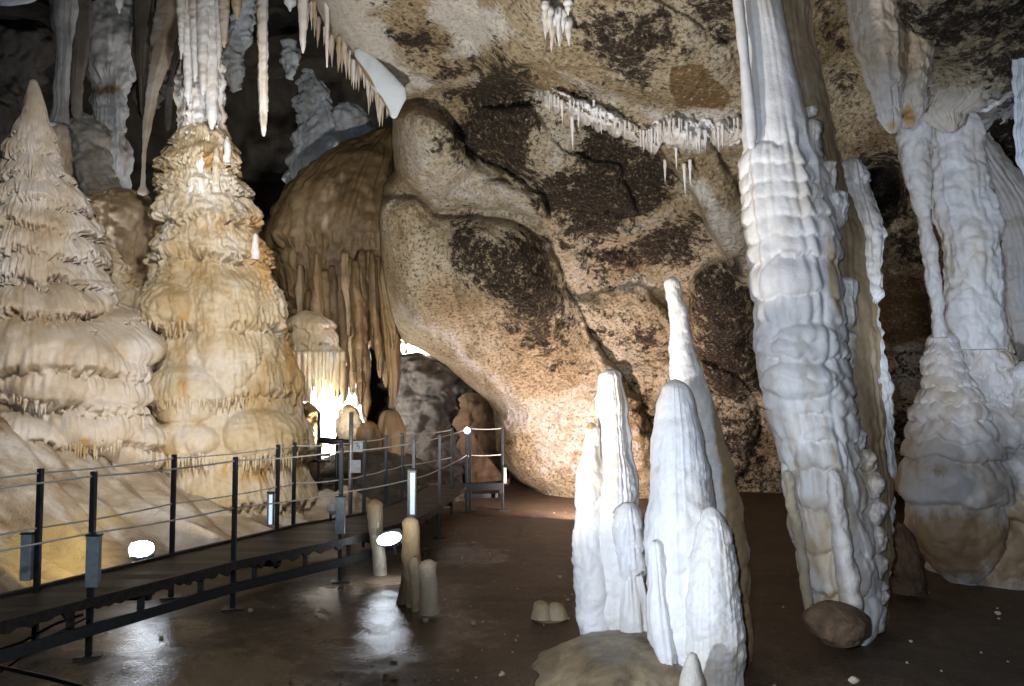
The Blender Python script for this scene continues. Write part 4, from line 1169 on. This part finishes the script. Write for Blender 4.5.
# ------------------------------------------------------------- pebbles
PB = []
for k in range(4):
    n, m = 10, 7
    V = []
    for i in range(m):
        ph = math.pi * i / (m - 1)
        for j in range(n):
            q = 2 * math.pi * j / n
            r = .5 * (1 + .18 * math.sin(2 * q + k * 2 + i) + .1 * math.sin(3 * ph + k))
            V.append((r * math.sin(ph) * math.cos(q), r * .8 * math.sin(ph) * math.sin(q), .6 * r * math.cos(ph)))
    Fl = [(i * n + j, (i + 1) * n + j, (i + 1) * n + (j + 1) % n, i * n + (j + 1) % n) for i in range(m - 1) for j in range(n)]
    me = bpy.data.meshes.new('pebble'); me.from_pydata(V, [], Fl); me.validate(); me.update()
    me.materials.append(M['pebble'])
    PB.append(me)
for k in range(150):
    if k < 95: u, v = random.uniform(380, 575), 495 + 185 * random.random() ** .9
    else: u, v = random.uniform(130, 1000), random.uniform(560, 684)
    d_ = fd(v)
    x = (u - 512) / F * d_
    if 640 < u < 760 or (800 < u < 890): continue
    s = random.uniform(.012, .028) if k % 9 else .045
    z = float(floor_h(np.array(x), np.array(d_)))
    if ((x - .74) / .70) ** 2 + ((d_ - 4.78) / .92) ** 2 < 1.2 or (abs(x + .9) < .25 and 5 < d_ < 7.4): continue
    o = bpy.data.objects.new('pebble', random.choice(PB)); COL.objects.link(o)
    o.location = (x, d_, z + s * .2); o.scale = (s, s, s); o.rotation_euler = (0, 0, random.uniform(0, 6))
    tag(o, 'small pale pebble lying on the wet brown cave floor', 'pebble', 'pebbles scattered on the cave floor')

# ------------------------------------------------------------- walkway
DZ = .36
near = [(-3.35, 3.7), (-2.68, 5.04), (-2.14, 6.08), (-1.50, 6.95), (-1.00, 8.0), (-.82, 8.9), (-.61, 10.7)]
far = [(-4.0, 3.7), (-3.17, 5.25), (-2.71, 6.3), (-2.19, 7.35), (-2.08, 7.62), (-1.56, 8.3), (-1.44, 8.75), (-1.30, 9.3), (-1.15, 10.7)]


root = empty('walkway', (-2.1, 6.1, 0), 'dark raised metal walkway with cable railings curving past the flowstone', 'walkway')
NN = resample(near, 60); FF = resample(far, 60)
# end platform corner
NN = np.vstack([NN, [[-.15, 10.75]]]); FF = np.vstack([FF, [[-.15, 11.3]]])
V = []
for i in range(len(NN)):
    for (p, z) in ((NN[i], DZ), (FF[i], DZ), (FF[i], DZ - .05), (NN[i], DZ - .05)):
        V.append((p[0], p[1], z + .004 * math.sin(i * 2.3)))
Fl = []
for i in range(len(NN) - 1):
    for k in range(4):
        Fl.append((i * 4 + k, i * 4 + (k + 1) % 4, (i + 1) * 4 + (k + 1) % 4, (i + 1) * 4 + k))
Fl += [(3, 2, 1, 0), tuple((len(NN) - 1) * 4 + k for k in range(4))]
me = bpy.data.meshes.new('deck'); me.from_pydata(V, [], Fl); me.update()
link('deck', me, M['deck'], root)


def ribbon_beam(name, pl, z0, z1, w, mat, lumps=0):
    V = []; n = len(pl)
    for i, p in enumerate(pl):
        q = pl[min(i + 1, n - 1)] - pl[max(i - 1, 0)]; q = q / (np.linalg.norm(q) + 1e-9)
        nn = np.array([q[1], -q[0]])
        j = lumps * (perlin(np.array(i * .9), 0, 1.0) + perlin(np.array(i * 2.9), 4, 1.0) * .6) if lumps else 0
        for (s, z) in ((-w, z1), (w, z1), (w, z0 - j), (-w, z0 - j)):
            V.append((p[0] + nn[0] * s, p[1] + nn[1] * s, z))
    Fl = [(i * 4 + k, (i + 1) * 4 + k, (i + 1) * 4 + (k + 1) % 4, i * 4 + (k + 1) % 4) for i in range(n - 1) for k in range(4)]
    Fl += [(0, 1, 2, 3), tuple((n - 1) * 4 + k for k in (3, 2, 1, 0))]
    me = bpy.data.meshes.new(name); me.from_pydata(V, [], Fl); me.update()
    return link(name, me, mat, root)


N6 = resample(near[:6], 150)
ribbon_beam('edge_beam', N6 + np.array([.02, -.01]), DZ - .06, DZ + .012, .02, M['deck'], .06)
NL = resample(near[:5], 80)
ribbon_beam('lower_beam', NL + np.array([.04, -.02]), .14, .21, .014, M['beam'])
ribbon_beam('edge_beam', resample(far, 80), DZ - .07, DZ + .02, .02, M['deck'])
for k in range(9):
    i = 6 + k * 8
    p = NL[min(i, 79)]
    boxes('bracket', [((p[0], p[1], .25), (.018, 0, 0), (0, .018, 0), (0, 0, .07))], M['deck'], root, 0)
for k in range(7):
    p = NN[6 + k * 9]; q = FF[6 + k * 9]
    tube('cross_beam', [(p[0], p[1], DZ - .09), (q[0], q[1], DZ - .09)], .03, M['deck'], root, 6)
# platform end frame
ribbon_beam('end_beam', np.array([[-.66, 10.66], [-.4, 10.7], [-.12, 10.75]]), DZ - .06, DZ + .03, .02, M['post'])
ribbon_beam('end_beam', np.array([[-.66, 10.9], [-.4, 10.95], [-.2, 11.0]]), .16, .22, .02, M['post'])

RT, RM = 1.13, .77


def post(p, z0=0.0, z1=1.16, r=.017, plate=True):
    V = []
    o = boxes('post', [((p[0], p[1], (z0 + z1) / 2), (r, 0, 0), (0, r, 0), (0, 0, (z1 - z0) / 2))], M['post'], root, .003)
    if plate:
        b = boxes('base_plate', [((p[0], p[1], z0 + .012), (.075, .02, 0), (-.015, .05, 0), (0, 0, .008))], M['post'], root, 0)
    return o


nposts = [(-2.68, 5.04), (-2.14, 6.08), (-1.51, 6.95), (-1.00, 8.0), (-.82, 8.9), (-.62, 10.72), (-.57, 10.75), (-.13, 10.85)]
fposts = [(-3.13, 5.22), (-2.71, 6.3), (-2.19, 7.35), (-2.12, 7.65), (-1.72, 7.9), (-1.56, 8.3), (-1.42, 8.85), (-1.3, 9.3), (-.8, 10.4)]
for p in nposts: post(p, float(floor_h(np.array(p[0]), np.array(p[1]))) - .01)
for p in fposts: post(p, .02, 1.16, .017, p[1] < 6.5)


def cable(pl, z, r=.0065):
    pts = []
    for a, b in zip(pl[:-1], pl[1:]):
        for t in np.linspace(0, 1, 7)[:-1]:
            sag = -.012 * 4 * t * (1 - t)
            pts.append((a[0] + (b[0] - a[0]) * t, a[1] + (b[1] - a[1]) * t, z + sag))
    pts.append((*pl[-1], z))
    tube('railing_cable', pts, r, M['cable'], root, 6)


NC = [(-3.5, 3.5)] + nposts; FC_ = [(-4.1, 3.4)] + fposts
for z in (RT, RM):
    cable(NC, z)
    cable(FC_, z)

# light boxes clamped to posts
def light_box(x, y, z0, z1, w, lab, lit=True, mat='box'):
    r = empty('light_box', (x, y, z0), lab, 'lamp', None)
    boxes('housing', [((x, y - .03, (z0 + z1) / 2), (w, 0, 0), (0, .022, 0), (0, 0, (z1 - z0) / 2))], M[mat], r, .006)
    boxes('cap', [((x, y - .03, z1 + .004), (w * 1.08, 0, 0), (0, .026, 0), (0, 0, .006))], M['post'], r, .002)
    if lit:
        boxes('lit_strip', [((x + w * .2, y - .054, (z0 + z1) / 2), (w * .5, 0, 0), (0, .003, 0), (0, 0, (z1 - z0) / 2 * .9))], M['lampsoft'], r, .001)
    return r


light_box(-2.645, 5.03, .44, .76, .042, 'grey oblong light box on the nearest railing post', False)
light_box(-3.17, 5.2, .44, .74, .035, 'dark grey oblong light box on the far left railing post', False)
light_box(-2.235, 7.33, .42, .72, .03, 'slim lit light box on the far railing by the massive stalagmite', True)
light_box(-1.50, 6.93, .42, .74, .04, 'bluish grey light box on the railing post left of the tan stalagmite', False)
light_box(-1.01, 7.97, .40, .86, .045, 'brightly lit tall light box on the railing above the glaring floor lamp', True)
light_box(-.10, 10.83, .38, .60, .022, 'slim lit light box at the end post of the walkway', True)

# flood lamps
def flood(loc, rot, size, lab, on=True, housing='box'):
    r = empty('floodlight', loc, lab, 'lamp')
    sx, sy = size
    from mathutils import Euler, Vector
    E = Euler(rot).to_matrix()
    ax, ay, az = (E @ Vector((1, 0, 0))), (E @ Vector((0, 1, 0))), (E @ Vector((0, 0, 1)))
    c = Vector(loc)
    boxes('housing', [(c, ax * sx, ay * .045, az * sy)], M[housing], r, .035)
    V = []; n, m = 28, 10
    for i in range(m):
        ph = math.pi * (i + .5) / m
        for j in range(n):
            q = 2 * math.pi * j / n
            V.append(tuple(c - ay * .04 + ax * (sx * .97 * math.sin(ph) * math.cos(q)) + az * (sy * .95 * math.sin(ph) * math.sin(q)) + ay * (.03 * math.cos(ph))))
    Fl = [(i * n + j, i * n + (j + 1) % n, (i + 1) * n + (j + 1) % n, (i + 1) * n + j) for i in range(m - 1) for j in range(n)]
    Fl += [tuple(reversed(range(n))), tuple((m - 1) * n + j for j in range(n))]
    me = bpy.data.meshes.new('lens'); me.from_pydata(V, [], Fl); me.update()
    link('lens', me, M['lamp'], r)
    boxes('bracket', [(c + ay * .03 - az * (sy + .02), ax * sx * .7, ay * .012, az * .02), (c + ay * .03 - az * (sy + .06), ax * .012, ay * .012, az * .05)], M['post'], r, .002)
    return r, c, -ay


L1 = P(142, 550, 6.55)
flood(L1, (math.radians(-25), 0, math.radians(20)), (.10, .07), 'lit floodlight on the bank behind the left part of the walkway')
L2 = P(390, 537, 7.1)
flood(L2, (math.radians(12), math.radians(-14), math.radians(-6)), (.115, .06), 'glaring floodlight on the floor beside the walkway, between small stalagmites')
L1b = P(153, 578, 6.15)  # added lamp, stands in for light leaking out under the deck
flood(L1b, (math.radians(-5), 0, math.radians(20)), (.075, .022), 'small added lamp standing in for light leaking beneath the walkway deck on the left')
L3 = P(333, 508, 8.0)
r3 = empty('spotlight', L3, 'small white round spotlight standing at the far edge of the walkway', 'lamp')
drip('lamp_head', [(502, 329, 334), (505, 327, 337), (510, 327, 338), (515, 330, 336)], M['sign'], r3, d=7.9, foot=True, nz=24, nth=24)
tube('lamp_stem', [(L3[0], L3[1] - .1, DZ), (L3[0], L3[1] - .1, L3[2] - .02)], .012, M['post'], r3, 8)
pl = P(467, 430, 10.7)
r4 = empty('led_lamp', pl, 'tiny blue white lamp on top of the corner railing post', 'lamp')
drip('lamp_head', [(427, 465.5, 468.5), (429, 464, 470), (432, 464, 470), (434, 465, 469)], M['led'], r4, d=10.68, foot=True, nz=16, nth=16)
boxes('housing', [((pl[0], 10.70, pl[2] - .055), (.03, 0, 0), (0, .03, 0), (0, 0, .02))], M['post'], r4, .003)

# sign post behind the railing
sx, sy_ = P(351, 440, 8.9)[0], 8.9
r5 = empty('signpost', (sx, sy_, 0), 'grey steel signpost with two small white panels behind the railing', 'signpost')
tube('pole', [(sx, sy_, -.05), (sx, sy_, P(351, 412, 8.9)[2])], .025, M['steel'], r5, 12)
for (v0, v1, ub) in ((441, 452, 358), (460, 473, 356)):
    a = P(351, v0, 8.84); b = P(351, v1, 8.84)
    xx = P(ub, v0, 8.84)[0]
    boxes('sign_panel', [((xx, 8.84, (a[2] + b[2]) / 2), (.055, 0, 0), (0, .006, 0), (0, 0, (a[2] - b[2]) / 2))], M['sign'], r5, .004)
xx = P(358, 446, 8.83)[0]; zc = P(358, 446, 8.83)[2]
boxes('sign_pictogram', [((xx, 8.832, zc), (.022, 0, 0), (0, .002, 0), (0, 0, .008)), ((xx - .008, 8.832, zc + .022), (.009, 0, 0), (0, .002, 0), (0, 0, .012)), ((xx + .012, 8.832, zc - .022), (.010, 0, 0), (0, .002, 0), (0, 0, .010))], M['signblue'], r5, 0)

# small upper platform behind, by the hidden lamp
r6 = empty('platform', P(330, 470, 10.2), 'dark steel step platform in front of the hidden lamp glare', 'platform')
for u in (319, 337):
    a = P(u, 412 if u == 319 else 436, 10.2)
    tube('platform_post', [(a[0], 10.2, .05), a], .02, M['post'], r6, 8)
for (v, w, u0, u1) in ((440, .045, 319, 356), (455, .018, 306, 330), (461, .018, 306, 330)):
    a = P(u0, v, 10.15); b = P(u1, v + (3 if v == 440 else 0), 10.15)
    tube('platform_beam', [a, b], w, M['post'], r6, 6)

# loose cables under the deck and the thick near rope
pts = [(-2.70, 5.0, .27), (-2.82, 4.9, .24), (-2.98, 4.85, .15), (-3.08, 4.7, .13), (-3.2, 4.6, .10), (-3.2, 4.5, .04), (-3.15, 4.35, .02)]
tag(tube('electric_cable', resample(pts, 40), .009, M['black'], None, 8), 'black electric cable drooping from the nearest railing post to the floor', 'cable')
pts = [(-2.66, 4.95, .26), (-2.78, 4.8, .20), (-2.9, 4.66, .10), (-2.98, 4.5, .03), (-3.05, 4.3, .015), (-3.2, 4.1, .015)]
tag(tube('electric_cable', resample(pts, 40), .007, M['black'], None, 8), 'second thinner black cable lying nearer the viewer on the floor', 'cable')
pts = [P(-60, 650, 3.1), P(0, 667, 2.9), P(45, 677, 2.75), P(90, 689, 2.65), P(150, 712, 2.5)]
tag(tube('hand_rope', resample(pts, 30), .008, M['box'], None, 10), 'pale steel hand rope crossing the bottom left corner', 'rope')

# ------------------------------------------------------------- camera
cam = bpy.data.cameras.new('camera')
cam.sensor_fit = 'HORIZONTAL'; cam.sensor_width = 36
cam.lens = F / W * 36
cam.clip_start = .05; cam.clip_end = 100
co = bpy.data.objects.new('camera', cam); COL.objects.link(co)
co.location = (0, 0, EYE); co.rotation_euler = (math.pi / 2 + PITCH, 0, 0)
SC.camera = co

# ------------------------------------------------------------- lights
from mathutils import Vector


def aim(o, tgt):
    o.rotation_euler = (Vector(tgt) - o.location).to_track_quat('-Z', 'Y').to_euler()


def spot(name, loc, tgt, power, color, size=60, blend=.6, rad=.08):
    l = bpy.data.lights.new(name, 'SPOT'); l.energy = power; l.color = color
    l.spot_size = math.radians(size); l.spot_blend = blend; l.shadow_soft_size = rad
    o = bpy.data.objects.new(name, l); COL.objects.link(o); o.location = loc; aim(o, tgt)
    return o


def point(name, loc, power, color, rad=.06):
    l = bpy.data.lights.new(name, 'POINT'); l.energy = power; l.color = color; l.shadow_soft_size = rad
    o = bpy.data.objects.new(name, l); COL.objects.link(o); o.location = loc
    return o


COOL = (.76, .86, 1.0); WARM = (1.0, .84, .62); NEUT = (1.0, .94, .86)
spot('camera_flash', (-.12, .05, EYE + .14), (1.6, 6, 2.3), 285, COOL, 76, .7, .03)
spot('lamp_front_white', (-.9, 2.6, .35), P(690, 630, 4.6), 150, COOL, 60, .8, .06)
spot('lamp_column', (-1.0, 2.0, 1.5), P(830, 300, 5.4), 150, COOL, 74, .8, .06)
spot('lamp_front_left', (-1.2, 3.6, 4.7), P(130, 330, 9.2), 880, NEUT, 70, .9, .08)
spot('lamp_ceiling', (-1.0, 3.4, .5), P(520, 120, 8.3), 1000, NEUT, 90, 1.0, .1)
# lamps in the cave, with an added fill and added spots among them
spot('lamp_behind_stalagmites', (.95, 9.9, .25), (.85, 12.4, 1.9), 360, (1.0, .78, .70), 158, .7, .05)
spot('added_left_fill', (-2.2, 1.2, 1.9), P(160, 420, 8.5), 170, COOL, 70, .9, .1)  # added cool fill for the left formations, no lamp known here
spot('added_spot_white_column', P(226, 250, 8.2), P(205, 40, 9.5), 90, COOL, 60, .9, .05)  # added spot to brighten the fluted column, no lamp known here
spot('lamp_drapery', P(318, 428, 12.5), P(330, 405, 13.6), 500, (1, .95, .88), 165, .8, .05)
spot('lamp_drapery_up', P(322, 446, 10.7), P(345, 350, 11.6), 110, (1, .90, .72), 120, .9, .05)
point('lamp_gap', P(425, 352, 15.1), 200, NEUT, .1)
spot('lamp_rim', P(425, 450, 12.3), P(462, 345, 11.9), 22, NEUT, 70, .9, .05)
spot('added_spot_right_column', (2.75, 3.4, 1.1), P(955, 250, 6.7), 190, COOL, 56, .7, .06)  # added unseen spot that brightens the dim right rear columns
spot('lamp_bank', Vector(L1) + Vector((-.02, -.12, .05)), P(80, 480, 7.5), 40, WARM, 150, .8, .04)
spot('lamp_bank_up', P(210, 535, 7.2), P(240, 330, 9.3), 45, WARM, 120, .9, .05)
spot('lamp_floor', Vector(L2) + Vector((.02, -.10, 0)), (Vector(L2) + Vector((.03, -.2, -.5))), 9, COOL, 90, .9, .02)
spot('lamp_void', P(300, 300, 12.6), P(320, 140, 14), 110, COOL, 80, .8, .1)
spot('lamp_background_left', P(60, 290, 10.6), P(105, 60, 12), 130, COOL, 100, .8, .1)

wd = bpy.data.worlds.new('world'); SC.world = wd; wd.use_nodes = True
bg = wd.node_tree.nodes['Background']; bg.inputs[0].default_value = (.8, .85, 1, 1); bg.inputs[1].default_value = .004

SC.view_settings.view_transform = 'Standard'; SC.view_settings.look = 'None'
SC.view_settings.gamma = 1; SC.view_settings.use_curve_mapping = False
SC.view_settings.exposure = .42
